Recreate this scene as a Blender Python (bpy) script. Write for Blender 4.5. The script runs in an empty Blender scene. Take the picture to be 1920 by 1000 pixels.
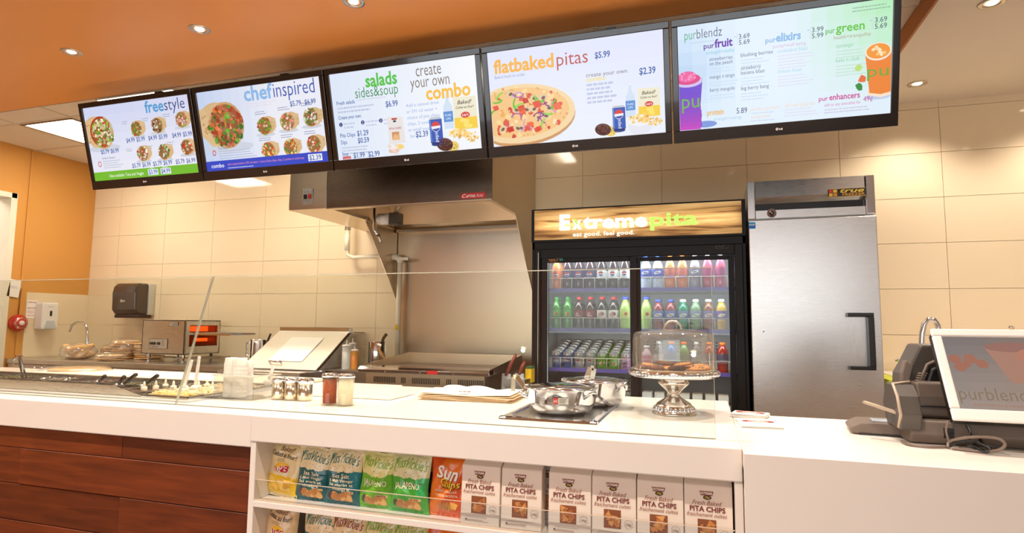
import bpy, bmesh, math, random
from mathutils import Vector, Matrix, Euler
R_ = math.radians
random.seed(7)
scene = bpy.context.scene
C = scene.collection

# ------------------------------------------------------------------ camera
CAMZ = 1.245
YAW, PITCH, ROLL, FOC = -0.311610413, 0.0941225373, 0.00913974819, 1123.85
_F = Vector((math.sin(YAW)*math.cos(PITCH), math.cos(YAW)*math.cos(PITCH), math.sin(PITCH)))
_R0 = Vector((math.cos(YAW), -math.sin(YAW), 0)); _U0 = _R0.cross(_F)
_R = _R0*math.cos(ROLL)+_U0*math.sin(ROLL); _U = -_R0*math.sin(ROLL)+_U0*math.cos(ROLL)
cam_d = bpy.data.cameras.new('camera'); cam = bpy.data.objects.new('camera', cam_d); C.objects.link(cam)
cam.matrix_world = Matrix(((_R.x, _U.x, -_F.x, 0), (_R.y, _U.y, -_F.y, 0), (_R.z, _U.z, -_F.z, CAMZ), (0, 0, 0, 1)))
cam_d.sensor_width = 36; cam_d.lens = FOC/1920*36; cam_d.clip_start = 0.02
scene.camera = cam
def ray(x, y): return _F*FOC+_R*(x-960)-_U*(y-500)
def aY(x, y, Y):            # point of the plane Y seen at a pixel of the photograph
    r = ray(x, y); r = r*(Y/r.y); return Vector((r.x, Y, r.z+CAMZ))
def aZ(x, y, z):
    r = ray(x, y); r = r*((z-CAMZ)/r.z); return Vector((r.x, r.y, z))
def aX(x, y, X):
    r = ray(x, y); r = r*(X/r.x); return Vector((X, r.y, r.z+CAMZ))

# ------------------------------------------------------------------ world, lights, exposure
scene.view_settings.view_transform = 'Standard'; scene.view_settings.look = 'None'
scene.view_settings.exposure = 0.0; scene.view_settings.gamma = 1.0
scene.view_settings.use_curve_mapping = False
w = bpy.data.worlds.new('daylight'); scene.world = w; w.use_nodes = True
w.node_tree.nodes['Background'].inputs[0].default_value = (0.86, 0.93, 1.0, 1)
w.node_tree.nodes['Background'].inputs[1].default_value = 0.8
WARM = (1.0, 0.885, 0.765)
P_SPOT, P_SPOT_FILL, P_TROFF, P_WINDOW = 118, 114, 27, 105
def area_light(name, loc, rot, sx, sy, power, color):
    d = bpy.data.lights.new(name, 'AREA'); d.shape = 'RECTANGLE'; d.size = sx; d.size_y = sy; d.energy = power; d.color = color
    o = bpy.data.objects.new(name, d); o.location = loc; o.rotation_euler = rot; C.objects.link(o); return o
area_light('window_daylight', (-1.3, -4.45, 1.85), (R_(90), 0, 0), 7.6, 1.6, P_WINDOW, (0.93, 0.96, 1.0))

# ------------------------------------------------------------------ colour and materials
def lin(c):
    if isinstance(c, str):
        c = c.lstrip('#'); c = tuple(int(c[i:i+2], 16)/255 for i in (0, 2, 4))
    elif max(c) > 1.001: c = tuple(v/255 for v in c)
    return tuple((v/12.92 if v <= 0.04045 else ((v+0.055)/1.055)**2.4) for v in c[:3])
MATS = {}
def newmat(name):
    m = bpy.data.materials.new(name); m.use_nodes = True
    nt = m.node_tree; b = nt.nodes['Principled BSDF']; MATS[name] = m
    return m, nt, b
def mat(name, col, rough=0.5, metal=0.0, emit=0, coat=0.0, noise=0.06, nscale=8, bump=0.0, bscale=60, stretch=(1, 1, 1), spec=0.5, ecol=None):
    if name in MATS: return MATS[name]
    m, nt, b = newmat(name); c = lin(col)
    N, L = nt.nodes, nt.links
    tc = N.new('ShaderNodeTexCoord'); mp = N.new('ShaderNodeMapping'); mp.inputs['Scale'].default_value = stretch
    L.new(tc.outputs['Object'], mp.inputs[0])
    nz = N.new('ShaderNodeTexNoise'); nz.inputs['Scale'].default_value = nscale; nz.inputs['Detail'].default_value = 4
    L.new(mp.outputs[0], nz.inputs['Vector'])
    mr = N.new('ShaderNodeMapRange'); mr.inputs['To Min'].default_value = 1-noise; mr.inputs['To Max'].default_value = 1+noise
    L.new(nz.outputs['Fac'], mr.inputs['Value'])
    mx = N.new('ShaderNodeVectorMath'); mx.operation = 'SCALE'; mx.inputs[0].default_value = c
    L.new(mr.outputs[0], mx.inputs['Scale']); L.new(mx.outputs[0], b.inputs['Base Color'])
    b.inputs['Roughness'].default_value = rough; b.inputs['Metallic'].default_value = metal
    b.inputs['Coat Weight'].default_value = coat; b.inputs['Specular IOR Level'].default_value = spec
    if emit: b.inputs['Emission Color'].default_value = (*(lin(ecol) if ecol else c), 1); b.inputs['Emission Strength'].default_value = emit
    if bump:
        n2 = N.new('ShaderNodeTexNoise'); n2.inputs['Scale'].default_value = bscale; n2.inputs['Detail'].default_value = 3
        L.new(mp.outputs[0], n2.inputs['Vector'])
        bp = N.new('ShaderNodeBump'); bp.inputs['Strength'].default_value = bump; bp.inputs['Distance'].default_value = 0.01
        L.new(n2.outputs['Fac'], bp.inputs['Height']); L.new(bp.outputs[0], b.inputs['Normal'])
    return m
def steel(name, col=(0.62, 0.60, 0.57), rough=0.28, stretch=(3, 3, 160), noise=0.10):
    m, nt, b = newmat(name); N, L = nt.nodes, nt.links
    tc = N.new('ShaderNodeTexCoord'); mp = N.new('ShaderNodeMapping'); mp.inputs['Scale'].default_value = stretch
    L.new(tc.outputs['Object'], mp.inputs[0])
    nz = N.new('ShaderNodeTexNoise'); nz.inputs['Scale'].default_value = 5; nz.inputs['Detail'].default_value = 5
    L.new(mp.outputs[0], nz.inputs['Vector'])
    mr = N.new('ShaderNodeMapRange'); mr.inputs['To Min'].default_value = rough-0.06; mr.inputs['To Max'].default_value = rough+0.08
    L.new(nz.outputs['Fac'], mr.inputs['Value']); L.new(mr.outputs[0], b.inputs['Roughness'])
    m2 = N.new('ShaderNodeMapRange'); m2.inputs['To Min'].default_value = 1-noise; m2.inputs['To Max'].default_value = 1+noise
    L.new(nz.outputs['Fac'], m2.inputs['Value'])
    mx = N.new('ShaderNodeVectorMath'); mx.operation = 'SCALE'; mx.inputs[0].default_value = col
    L.new(m2.outputs[0], mx.inputs['Scale']); L.new(mx.outputs[0], b.inputs['Base Color'])
    b.inputs['Metallic'].default_value = 1
    bp = N.new('ShaderNodeBump'); bp.inputs['Strength'].default_value = 0.03; bp.inputs['Distance'].default_value = 0.01
    L.new(nz.outputs['Fac'], bp.inputs['Height']); L.new(bp.outputs[0], b.inputs['Normal'])
    return m
def clear(name, tint=(0.96, 0.98, 0.97), haze=0.0, hazecol=(1, 1, 1), refl=1.0):
    m, nt, b = newmat(name); N, L = nt.nodes, nt.links
    out = nt.nodes['Material Output']
    tr = N.new('ShaderNodeBsdfTransparent'); tr.inputs[0].default_value = (*tint, 1)
    gl = N.new('ShaderNodeBsdfGlossy'); gl.inputs['Roughness'].default_value = 0.0
    fr = N.new('ShaderNodeLayerWeight'); fr.inputs[0].default_value = 0.5
    pw = N.new('ShaderNodeMath'); pw.operation = 'POWER'; pw.inputs[1].default_value = 4.0; L.new(fr.outputs['Facing'], pw.inputs[0])
    mu = N.new('ShaderNodeMath'); mu.operation = 'MULTIPLY_ADD'; mu.inputs[1].default_value = 0.8*min(refl, 1.2); mu.inputs[2].default_value = 0.035*refl; L.new(pw.outputs[0], mu.inputs[0])
    mx = N.new('ShaderNodeMixShader'); L.new(mu.outputs[0], mx.inputs[0]); 
    if haze:
        df = N.new('ShaderNodeBsdfDiffuse'); df.inputs[0].default_value = (*hazecol, 1)
        m2 = N.new('ShaderNodeMixShader'); m2.inputs[0].default_value = haze
        L.new(tr.outputs[0], m2.inputs[1]); L.new(df.outputs[0], m2.inputs[2]); L.new(m2.outputs[0], mx.inputs[1])
    else: L.new(tr.outputs[0], mx.inputs[1])
    L.new(gl.outputs[0], mx.inputs[2]); L.new(mx.outputs[0], out.inputs['Surface'])
    return m
def attr_mat(name, rough=0.5, emit=0.0, coat=0, metal=0, bump=0.0):
    m, nt, b = newmat(name); N, L = nt.nodes, nt.links
    at = N.new('ShaderNodeAttribute'); at.attribute_name = 'Col'
    L.new(at.outputs['Color'], b.inputs['Base Color']); b.inputs['Roughness'].default_value = rough
    b.inputs['Coat Weight'].default_value = coat; b.inputs['Metallic'].default_value = metal
    if emit:
        L.new(at.outputs['Color'], b.inputs['Emission Color']); b.inputs['Emission Strength'].default_value = emit
        b.inputs['Base Color'].default_value = (0, 0, 0, 1); nt.links.remove(b.inputs['Base Color'].links[0]); b.inputs['Base Color'].default_value = (0.01, 0.01, 0.01, 1)
    if bump:
        nz = N.new('ShaderNodeTexNoise'); nz.inputs['Scale'].default_value = 14; nz.inputs['Detail'].default_value = 3
        tc = N.new('ShaderNodeTexCoord'); L.new(tc.outputs['Object'], nz.inputs['Vector'])
        bp = N.new('ShaderNodeBump'); bp.inputs['Strength'].default_value = bump; bp.inputs['Distance'].default_value = 0.02
        L.new(nz.outputs['Fac'], bp.inputs['Height']); L.new(bp.outputs[0], b.inputs['Normal'])
    return m
M_TILE = mat('cream glazed tile', (232, 214, 182), 0.07, noise=0.02, nscale=3)
M_GROUT = mat('tile grout', (206, 178, 138), 0.8)
M_ORANGE = mat('orange paint', (210, 150, 72), 0.55, noise=0.03, nscale=2)
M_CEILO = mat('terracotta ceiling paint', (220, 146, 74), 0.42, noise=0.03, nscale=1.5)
M_WHITEP = mat('white painted plaster', (233, 222, 208), 0.6, noise=0.02)
M_TBAR = mat('ceiling tile board', (222, 208, 188), 0.85, noise=0.06, nscale=60, bump=0.15, bscale=120)
M_GRID = mat('ceiling grid metal', (205, 190, 168), 0.5)
M_CORIAN = mat('white solid surface', (240, 232, 222), 0.22, noise=0.015, coat=0.2)
M_FLOOR = mat('floor tile brown', (92, 66, 48), 0.35, noise=0.15, nscale=3)
M_STEEL = steel('brushed steel')
M_STEELV = steel('brushed steel vertical grain', stretch=(160, 160, 3))
M_STEELD = steel('brushed steel dark', (0.42, 0.38, 0.34), 0.3)
M_STEELW = steel('brushed steel ceiling reflection tint', (0.66, 0.54, 0.39), 0.3)  # warm base tint stands in for the reflected orange ceiling
M_STEELH = steel('hood face steel reflection tone', (0.22, 0.155, 0.11), 0.28)  # dark brown base stands in for what the hood front reflects
M_CHROME = mat('polished chrome', (222, 224, 230), 0.08, 1.0, noise=0.01)
M_SATIN = mat('satin metal', (200, 190, 176), 0.32, 1.0, noise=0.03)
M_BLACK = mat('black plastic', (24, 22, 22), 0.35, noise=0.05)
M_BLACKG = mat('gloss black bezel', (22, 18, 18), 0.15, coat=0.4)
M_COOLER = mat('cooler black enamel', (18, 13, 10), 0.42, noise=0.1, spec=0.25)
M_DGREY = mat('dark grey plastic', (78, 72, 66), 0.4)
M_GREYB = mat('brown grey plastic', (112, 98, 86), 0.42)
M_WPLAST = mat('white plastic', (236, 232, 226), 0.35, noise=0.01)
M_CREAMP = mat('cream pvc pipe', (246, 238, 214), 0.4)
M_RED = mat('red plastic', (200, 30, 28), 0.35)
M_YELLOW = mat('yellow tape', (235, 190, 20), 0.5)
M_GLASS = clear('clear pane glass', (0.95, 0.97, 0.95))
M_GLASSED = mat('glass edge green', (186, 186, 168), 0.15, spec=0.8)
M_ACRYL = clear('clear acrylic', (0.93, 0.95, 0.96))
M_FROST = clear('translucent plastic', (0.95, 0.94, 0.92), haze=0.07, hazecol=(0.95, 0.93, 0.9))
M_BAGFILM = clear('thin plastic film', (0.95, 0.95, 0.95), haze=0.10, refl=3)
M_EMIT = mat('lamp glow', (255, 240, 215), 0.5, emit=14)
M_TROFF = mat('troffer diffuser glow', (255, 244, 224), 0.5, emit=P_TROFF)
M_STRIP = mat('strip light glow', (255, 246, 226), 0.5, emit=6)
M_PITA = mat('baked pita bread', (225, 180, 120), 0.8, noise=0.25, nscale=30, bump=0.3)
M_COOKIE = mat('oat cookie', (205, 140, 80), 0.85, noise=0.3, nscale=60, bump=0.6, bscale=90)
M_COOKIED = mat('dark cookie', (96, 52, 32), 0.85, noise=0.3, nscale=60, bump=0.6, bscale=90)
M_WOODT = mat('light wood', (214, 164, 92), 0.5, noise=0.2, stretch=(6, 6, 1))
M_SCREEN = attr_mat('screen picture', 0.3, emit=0.97)
M_PRINT = attr_mat('printed colour', 0.5)
M_FOIL = attr_mat('printed foil bag', 0.28, coat=0.4, bump=0.6)
M_PAPER = mat('white paper', (240, 236, 228), 0.7, noise=0.03)
M_KRAFT = mat('tan paper', (222, 190, 150), 0.75, noise=0.15, nscale=20)
M_CAB = mat('grey pink laminate', (226, 208, 194), 0.45, noise=0.03)
M_LIME = mat('lime laminate', (190, 196, 40), 0.4)
M_BOARD = mat('cutting board', (238, 226, 204), 0.5, noise=0.04)
M_SHELFP = mat('purple price rail', (112, 100, 200), 0.4, noise=0.05)
M_WIREW = mat('white coated wire', (228, 222, 210), 0.35)
M_INNER = mat('cooler white liner', (205, 205, 210), 0.4)
def wood_mat(name, c1, c2):
    m, nt, b = newmat(name); N, L = nt.nodes, nt.links
    tc = N.new('ShaderNodeTexCoord'); mp = N.new('ShaderNodeMapping'); mp.inputs['Scale'].default_value = (1.2, 8, 14)
    L.new(tc.outputs['Object'], mp.inputs[0])
    oi = N.new('ShaderNodeObjectInfo'); ad = N.new('ShaderNodeVectorMath'); ad.operation = 'ADD'
    sc = N.new('ShaderNodeMath'); sc.operation = 'MULTIPLY'; sc.inputs[1].default_value = 37; L.new(oi.outputs['Random'], sc.inputs[0])
    L.new(mp.outputs[0], ad.inputs[0]); L.new(sc.outputs[0], ad.inputs[1])
    nz = N.new('ShaderNodeTexNoise'); nz.inputs['Scale'].default_value = 3; nz.inputs['Detail'].default_value = 8; nz.inputs['Distortion'].default_value = 0.6
    L.new(ad.outputs[0], nz.inputs['Vector'])
    cr = N.new('ShaderNodeValToRGB'); cr.color_ramp.elements[0].position = 0.3; cr.color_ramp.elements[1].position = 0.72
    cr.color_ramp.elements[0].color = (*lin(c1), 1); cr.color_ramp.elements[1].color = (*lin(c2), 1)
    L.new(nz.outputs['Fac'], cr.inputs[0])
    mr = N.new('ShaderNodeMapRange'); mr.inputs['To Min'].default_value = 0.8; mr.inputs['To Max'].default_value = 1.2; L.new(oi.outputs['Random'], mr.inputs['Value'])
    mx = N.new('ShaderNodeVectorMath'); mx.operation = 'SCALE'; L.new(cr.outputs[0], mx.inputs[0]); L.new(mr.outputs[0], mx.inputs['Scale'])
    L.new(mx.outputs[0], b.inputs['Base Color']); b.inputs['Roughness'].default_value = 0.38
    bp = N.new('ShaderNodeBump'); bp.inputs['Strength'].default_value = 0.15; bp.inputs['Distance'].default_value = 0.004
    L.new(nz.outputs['Fac'], bp.inputs['Height']); L.new(bp.outputs[0], b.inputs['Normal'])
    return m
M_PLANK = wood_mat('red brown wood plank', (92, 40, 18), (126, 58, 26))

# ------------------------------------------------------------------ mesh builder
class MB:
    def __init__(s): s.v = []; s.f = []; s.c = []; s.m = []; s.mi = 0; s.sm = []; s.smooth = False
    def add(s, vs, fs, col=None):
        o = len(s.v); s.v.extend([tuple(v) for v in vs])
        for f in fs: s.f.append(tuple(i+o for i in f)); s.c.append(col); s.m.append(s.mi); s.sm.append(s.smooth)
        return s
    def box(s, a, b, col=None):
        x0, y0, z0 = a; x1, y1, z1 = b
        x0, x1 = min(x0, x1), max(x0, x1); y0, y1 = min(y0, y1), max(y0, y1); z0, z1 = min(z0, z1), max(z0, z1)
        return s.add([(x0, y0, z0), (x1, y0, z0), (x1, y1, z0), (x0, y1, z0), (x0, y0, z1), (x1, y0, z1), (x1, y1, z1), (x0, y1, z1)],
                     [(0, 3, 2, 1), (4, 5, 6, 7), (0, 1, 5, 4), (1, 2, 6, 5), (2, 3, 7, 6), (3, 0, 4, 7)], col)
    def obox(s, p0, p1, w, h, up=(0, 0, 1), col=None):        # bar of section w x h from p0 to p1
        p0, p1 = Vector(p0), Vector(p1); d = (p1-p0).normalized(); u = Vector(up)
        if abs(d.dot(u)) > 0.99: u = Vector((0, 1, 0))
        r = d.cross(u).normalized(); u = r.cross(d)
        vs = [p+r*a*w/2+u*b*h/2 for p in (p0, p1) for a, b in ((-1, -1), (1, -1), (1, 1), (-1, 1))]
        return s.add(vs, [(0, 1, 2, 3), (7, 6, 5, 4), (0, 4, 5, 1), (1, 5, 6, 2), (2, 6, 7, 3), (3, 7, 4, 0)], col)
    def tube(s, pts, r, n=10, cap=True, col=None, closed=False):
        pts = [Vector(p) for p in pts]; rs = r if isinstance(r, (list, tuple)) else [r]*len(pts)
        old = s.smooth; s.smooth = True
        ref = None; rings = []
        for i, p in enumerate(pts):
            if closed: d = (pts[(i+1) % len(pts)]-pts[i-1]).normalized()
            else: d = (pts[min(i+1, len(pts)-1)]-pts[max(i-1, 0)]).normalized()
            if ref is None:
                ref = Vector((0, 0, 1)) if abs(d.z) < 0.9 else Vector((1, 0, 0))
                ref = (ref-d*ref.dot(d)).normalized()
            else:
                ref = ref-d*ref.dot(d); ref = ref.normalized() if ref.length > 1e-6 else d.orthogonal().normalized()
            q = d.cross(ref)
            rings.append([p+(ref*math.cos(2*math.pi*k/n)+q*math.sin(2*math.pi*k/n))*rs[i] for k in range(n)])
        vs = [v for rg in rings for v in rg]; fs = []
        m = len(rings)
        for i in range(m if closed else m-1):
            j = (i+1) % m
            for k in range(n): fs.append((i*n+k, i*n+(k+1) % n, j*n+(k+1) % n, j*n+k))
        if cap and not closed: fs.append(tuple(reversed(range(n)))); fs.append(tuple((m-1)*n+k for k in range(n)))
        s.add(vs, fs, col); s.smooth = old; return s
    def lathe(s, prof, n=24, o=(0, 0, 0), col=None, cap0=True, cap1=True, colf=None):
        o = Vector(o); old = s.smooth; s.smooth = True
        vs = []; 
        for r, z in prof: vs += [(o.x+r*math.cos(2*math.pi*k/n), o.y+r*math.sin(2*math.pi*k/n), o.z+z) for k in range(n)]
        b = len(s.v); s.v.extend(vs)
        for i in range(len(prof)-1):
            for k in range(n):
                s.f.append((b+i*n+k, b+i*n+(k+1) % n, b+(i+1)*n+(k+1) % n, b+(i+1)*n+k)); s.c.append(colf((prof[i][1]+prof[i+1][1])/2, k/n) if colf else col); s.m.append(s.mi); s.sm.append(True)
        if cap0 and prof[0][0] > 1e-5: s.f.append(tuple(b+k for k in reversed(range(n)))); s.c.append(col); s.m.append(s.mi); s.sm.append(False)
        if cap1 and prof[-1][0] > 1e-5: s.f.append(tuple(b+(len(prof)-1)*n+k for k in range(n))); s.c.append(col); s.m.append(s.mi); s.sm.append(False)
        s.smooth = old; return s
    def prism(s, poly, a, b, axis='x', col=None):             # polygon extruded along an axis; poly holds the other two coordinates
        def P(q, t): return {'x': (t, q[0], q[1]), 'y': (q[0], t, q[1]), 'z': (q[0], q[1], t)}[axis]
        n = len(poly); vs = [P(q, a) for q in poly]+[P(q, b) for q in poly]
        fs = [tuple(range(n)), tuple(reversed(range(n, 2*n)))]+[(i, i+n, (i+1) % n+n, (i+1) % n) for i in range(n)]
        return s.add(vs, fs, col)
    def grid(s, fn, nu, nv, colf=None, smooth=True):
        old = s.smooth; s.smooth = smooth; b = len(s.v)
        for j in range(nv+1):
            for i in range(nu+1): s.v.append(tuple(fn(i/nu, j/nv)))
        for j in range(nv):
            for i in range(nu):
                a = b+j*(nu+1)+i; s.f.append((a, a+1, a+nu+2, a+nu+1)); s.c.append(colf((i+.5)/nu, (j+.5)/nv) if colf else None); s.m.append(s.mi); s.sm.append(smooth)
        s.smooth = old; return s
    def ball(s, c, r, n=10, m=6, col=None, sx=1, sy=1, sz=1):
        c = Vector(c)
        prof = [(r*math.sin(math.pi*i/m), -r*math.cos(math.pi*i/m)) for i in range(m+1)]
        b = len(s.v); s.lathe([(max(p[0], 1e-4), p[1]) for p in prof], n, (0, 0, 0), col, False, False)
        for i in range(b, len(s.v)): x, y, z = s.v[i]; s.v[i] = (c.x+x*sx, c.y+y*sy, c.z+z*sz)
        return s
    def xform(s, M, start=0):
        for i in range(start, len(s.v)): s.v[i] = tuple(M @ Vector(s.v[i]))
        return s
    def mesh(s, name, mats):
        me = bpy.data.meshes.new(name); me.from_pydata(s.v, [], s.f)
        for m in (mats if isinstance(mats, (list, tuple)) else [mats]): me.materials.append(m)
        me.polygons.foreach_set('material_index', s.m); me.polygons.foreach_set('use_smooth', s.sm)
        if any(c is not None for c in s.c):
            at = me.color_attributes.new('Col', 'FLOAT_COLOR', 'CORNER'); buf = []
            cache = {}
            for f, c in zip(s.f, s.c):
                c = c or (0.5, 0.5, 0.5)
                if c not in cache: cache[c] = (*lin(c), 1.0)
                buf.extend(cache[c]*len(f))
            at.data.foreach_set('color', buf)
        me.update(); return me

def put(name, mb, mats, parent=None, bev=0, loc=None, rot=None, seg=2, label=None, kind=None, wn=False):
    me = mb if isinstance(mb, bpy.types.Mesh) else mb.mesh(name, mats)
    o = bpy.data.objects.new(name, me); C.objects.link(o)
    if parent: o.parent = parent
    if loc: o.location = loc
    if rot: o.rotation_euler = rot
    if bev:
        bm_ = o.modifiers.new('bevel', 'BEVEL'); bm_.width = bev; bm_.segments = seg; bm_.limit_method = 'ANGLE'; bm_.angle_limit = R_(40)
    if label: o['label'] = label
    if kind: o['kind'] = kind
    return o
def tag(o, label, cat, group=None):
    o['label'] = label; o['category'] = cat
    if group: o['group'] = group
    return o
def thing(name, label, cat, loc=(0, 0, 0), rot=(0, 0, 0), group=None):
    o = bpy.data.objects.new(name, None); C.objects.link(o); o.location = loc; o.rotation_euler = rot; o.empty_display_size = 0.05
    return tag(o, label, cat, group)
def struct(name, mb, mats, parent=None, bev=0):
    o = put(name, mb, mats, parent, bev); o['kind'] = 'structure'; return o
def dup(root, loc, label, rot=None, group=None, scale=None):
    r = root.copy(); C.objects.link(r); r.location = loc; r['label'] = label
    if rot is not None: r.rotation_euler = rot
    if group: r['group'] = group
    if scale: r.scale = scale
    for ch in list(root.children):
        c = ch.copy(); C.objects.link(c); c.parent = r
        for g in list(ch.children):
            d = g.copy(); C.objects.link(d); d.parent = c
    return r
ORD = ['first', 'second', 'third', 'fourth', 'fifth', 'sixth', 'seventh', 'eighth', 'ninth', 'tenth']

# ------------------------------------------------------------------ flat print painter
_tcache = {}
def glyphs(s, bold=0.0, shear=0.0, space=1.0):
    k = (s, bold, shear, space)
    if k not in _tcache:
        cu = bpy.data.curves.new('t', 'FONT'); cu.body = s; cu.size = 1; cu.resolution_u = 2; cu.offset = bold; cu.shear = shear; cu.space_character = space
        cu.fill_mode = 'BOTH'
        o = bpy.data.objects.new('t', cu); me = bpy.data.meshes.new_from_object(o)
        vs = [(v.co.x, v.co.y) for v in me.vertices]; fs = [tuple(p.vertices) for p in me.polygons]
        bpy.data.objects.remove(o); bpy.data.curves.remove(cu); bpy.data.meshes.remove(me)
        x0 = min([v[0] for v in vs] or [0]); x1 = max([v[0] for v in vs] or [1])
        _tcache[k] = (vs, fs, x0, x1)
    return _tcache[k]
class Paint:
    """flat print: u to the right, v downwards, in the unit given by scale; fn maps (u, v, layer) to 3D"""
    def __init__(s, fn, unit=0.01): s.mb = MB(); s.fn = fn; s.k = unit; s.n = 0
    def raw(s, pts, fs, col, layer):
        s.mb.add([s.fn(u*s.k, v*s.k, layer) for u, v in pts], fs, col)
    curved = False
    def fan(s, pts, col, layer, rings=4):
        n = len(pts); cu, cv = sum(p[0] for p in pts)/n, sum(p[1] for p in pts)/n
        Q = [(cu, cv)]
        for k in range(1, rings+1): q = k/rings; Q += [(cu+(u-cu)*q, cv+(v-cv)*q) for u, v in pts]
        F = [(0, 1+i, 1+(i+1) % n) for i in range(n)]
        for k in range(rings-1):
            a, b = 1+k*n, 1+(k+1)*n; F += [(a+i, b+i, b+(i+1) % n, a+(i+1) % n) for i in range(n)]
        s.raw(Q, F, col, layer)
    def poly(s, pts, col, layer=None):
        if s.curved:
            D = []
            for i, p in enumerate(pts):
                q = pts[(i+1) % len(pts)]; m_ = max(1, int(math.hypot(q[0]-p[0], q[1]-p[1])/(1.0 if s.curved is True else s.curved)))
                m_ = min(m_, 12); D += [(p[0]+(q[0]-p[0])*k/m_, p[1]+(q[1]-p[1])*k/m_) for k in range(m_)]
            return s.fan(D, col, layer if layer is not None else 1)
        s.n += 1; s.raw(pts, [tuple(reversed(range(len(pts))))], col, layer if layer is not None else 1)
    def rect(s, u0, v0, u1, v1, col, layer=1): s.poly([(u0, v0), (u1, v0), (u1, v1), (u0, v1)], col, layer)
    def grad(s, u0, v0, u1, v1, f, nu=8, nv=6, layer=0):
        for j in range(nv):
            for i in range(nu):
                a, b, c, d = u0+(u1-u0)*i/nu, v0+(v1-v0)*j/nv, u0+(u1-u0)*(i+1)/nu, v0+(v1-v0)*(j+1)/nv
                s.poly([(a, b), (c, b), (c, d), (a, d)], tuple(round(x) for x in f((i+.5)/nu, (j+.5)/nv)), layer)
    def ell(s, u, v, a, b, col, layer=1, rot=0, n=20, a0=0, a1=360):
        r = R_(rot); P = []
        m = n if a1-a0 >= 360 else n+1
        for k in range(m):
            t = R_(a0+(a1-a0)*k/n); x, y = a*math.cos(t), b*math.sin(t)
            P.append((u+x*math.cos(r)-y*math.sin(r), v+x*math.sin(r)+y*math.cos(r)))
        s.poly(P, col, layer)
    def blob(s, u, v, r, col, layer=1, n=7, rnd=random):
        s.poly([(u+r*rnd.uniform(.6, 1.2)*math.cos(2*math.pi*k/n), v+r*rnd.uniform(.6, 1.2)*math.sin(2*math.pi*k/n)) for k in range(n)], col, layer)
    def ring(s, u, v, a, b, wd, col, layer=1, n=24, rot=0, a0=0, a1=360):
        P = []; r = R_(rot)
        for k in range(n+1):
            t = R_(a0+(a1-a0)*k/n)
            for q in (1, 1-wd):
                x, y = a*q*math.cos(t), b*q*math.sin(t); P.append((u+x*math.cos(r)-y*math.sin(r), v+x*math.sin(r)+y*math.cos(r)))
        s.raw(P, [(2*k, 2*k+2, 2*k+3, 2*k+1) for k in range(n)], col, layer)
    def text(s, t, u, v, size, col, align='l', bold=0.0, shear=0.0, layer=6, width=None, rot=0, space=1.0):
        vs, fs, x0, x1 = glyphs(t, bold, shear, space); sc = size; sx = size
        if width: sx = width/max(x1-x0, 1e-3)
        wd = (x1-x0)*sx; off = {'l': 0, 'r': -wd, 'c': -wd/2}[align]
        r = R_(rot); P = []
        for x, y in vs:
            a, b = (x-x0)*sx+off, -y*sc; P.append((u+a*math.cos(r)-b*math.sin(r), v+a*math.sin(r)+b*math.cos(r)))
        s.raw(P, fs, col, layer)
    def line(s, u0, u1, v, h, col, layer=2): s.rect(u0, v, u1, v+h, col, layer)
    def faux(s, u, v, wd, rows, h, gap, col, rnd=random, layer=2):      # lines of print too small to read
        for k in range(rows):
            x = u; e = u+wd*rnd.uniform(.7, 1)
            while x < e-.4:
                l = rnd.uniform(.8, 3)*h; s.rect(x, v+k*gap, min(x+l, e), v+k*gap+h, col, layer); x += l+h*.45

# ================================================================== the setting
XL, YW, ZC, ZO, ZB, XR = -6.114, 4.6, 2.855, 2.86, 2.76, 3.4
YF = -4.6
YE = 3.12                     # back edge of the terracotta ceiling
XB = 1.06                     # left edge of the white bulkhead
struct('floor', MB().box((-8.2, YF-0.1, -0.1), (XR+0.1, YW+0.1, 0)), M_FLOOR)
wb = struct('wall_back', MB().box((XL-0.1, YW, 0), (XR+0.1, YW+0.12, 3.0)), M_GROUT)
tile_me = MB().box((0.0015, 0, 0.0015), (0.6035, -0.008, 0.3030)).mesh('tile', M_TILE)
def tiles_x(x0, x1, z0, z1, yy, parent):
    k0 = math.floor((x0+0.295)/0.605)
    for i in range(k0, 40):
        xa = -0.295+i*0.605
        if xa >= x1: break
        for j in range(-5, 12):
            za = 1.495+j*0.3045
            if za+0.3045 <= z0+.02 or za >= z1-.02: continue
            if xa < x0 or xa+0.605 > x1 or za+0.3045 > z1:
                m = MB().box((max(xa, x0)+.001, 0, max(za, z0)+.001), (min(xa+0.605, x1)-.001, -0.008, min(za+0.3045, z1)-.001)); o = put('tile', m, M_TILE, parent); o.location = (0, yy, 0)
            else:
                o = put('tile', tile_me, None, parent); o.location = (xa, yy, za)
tiles_x(XL, XR, 0.3, 2.86, YW, wb)
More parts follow.
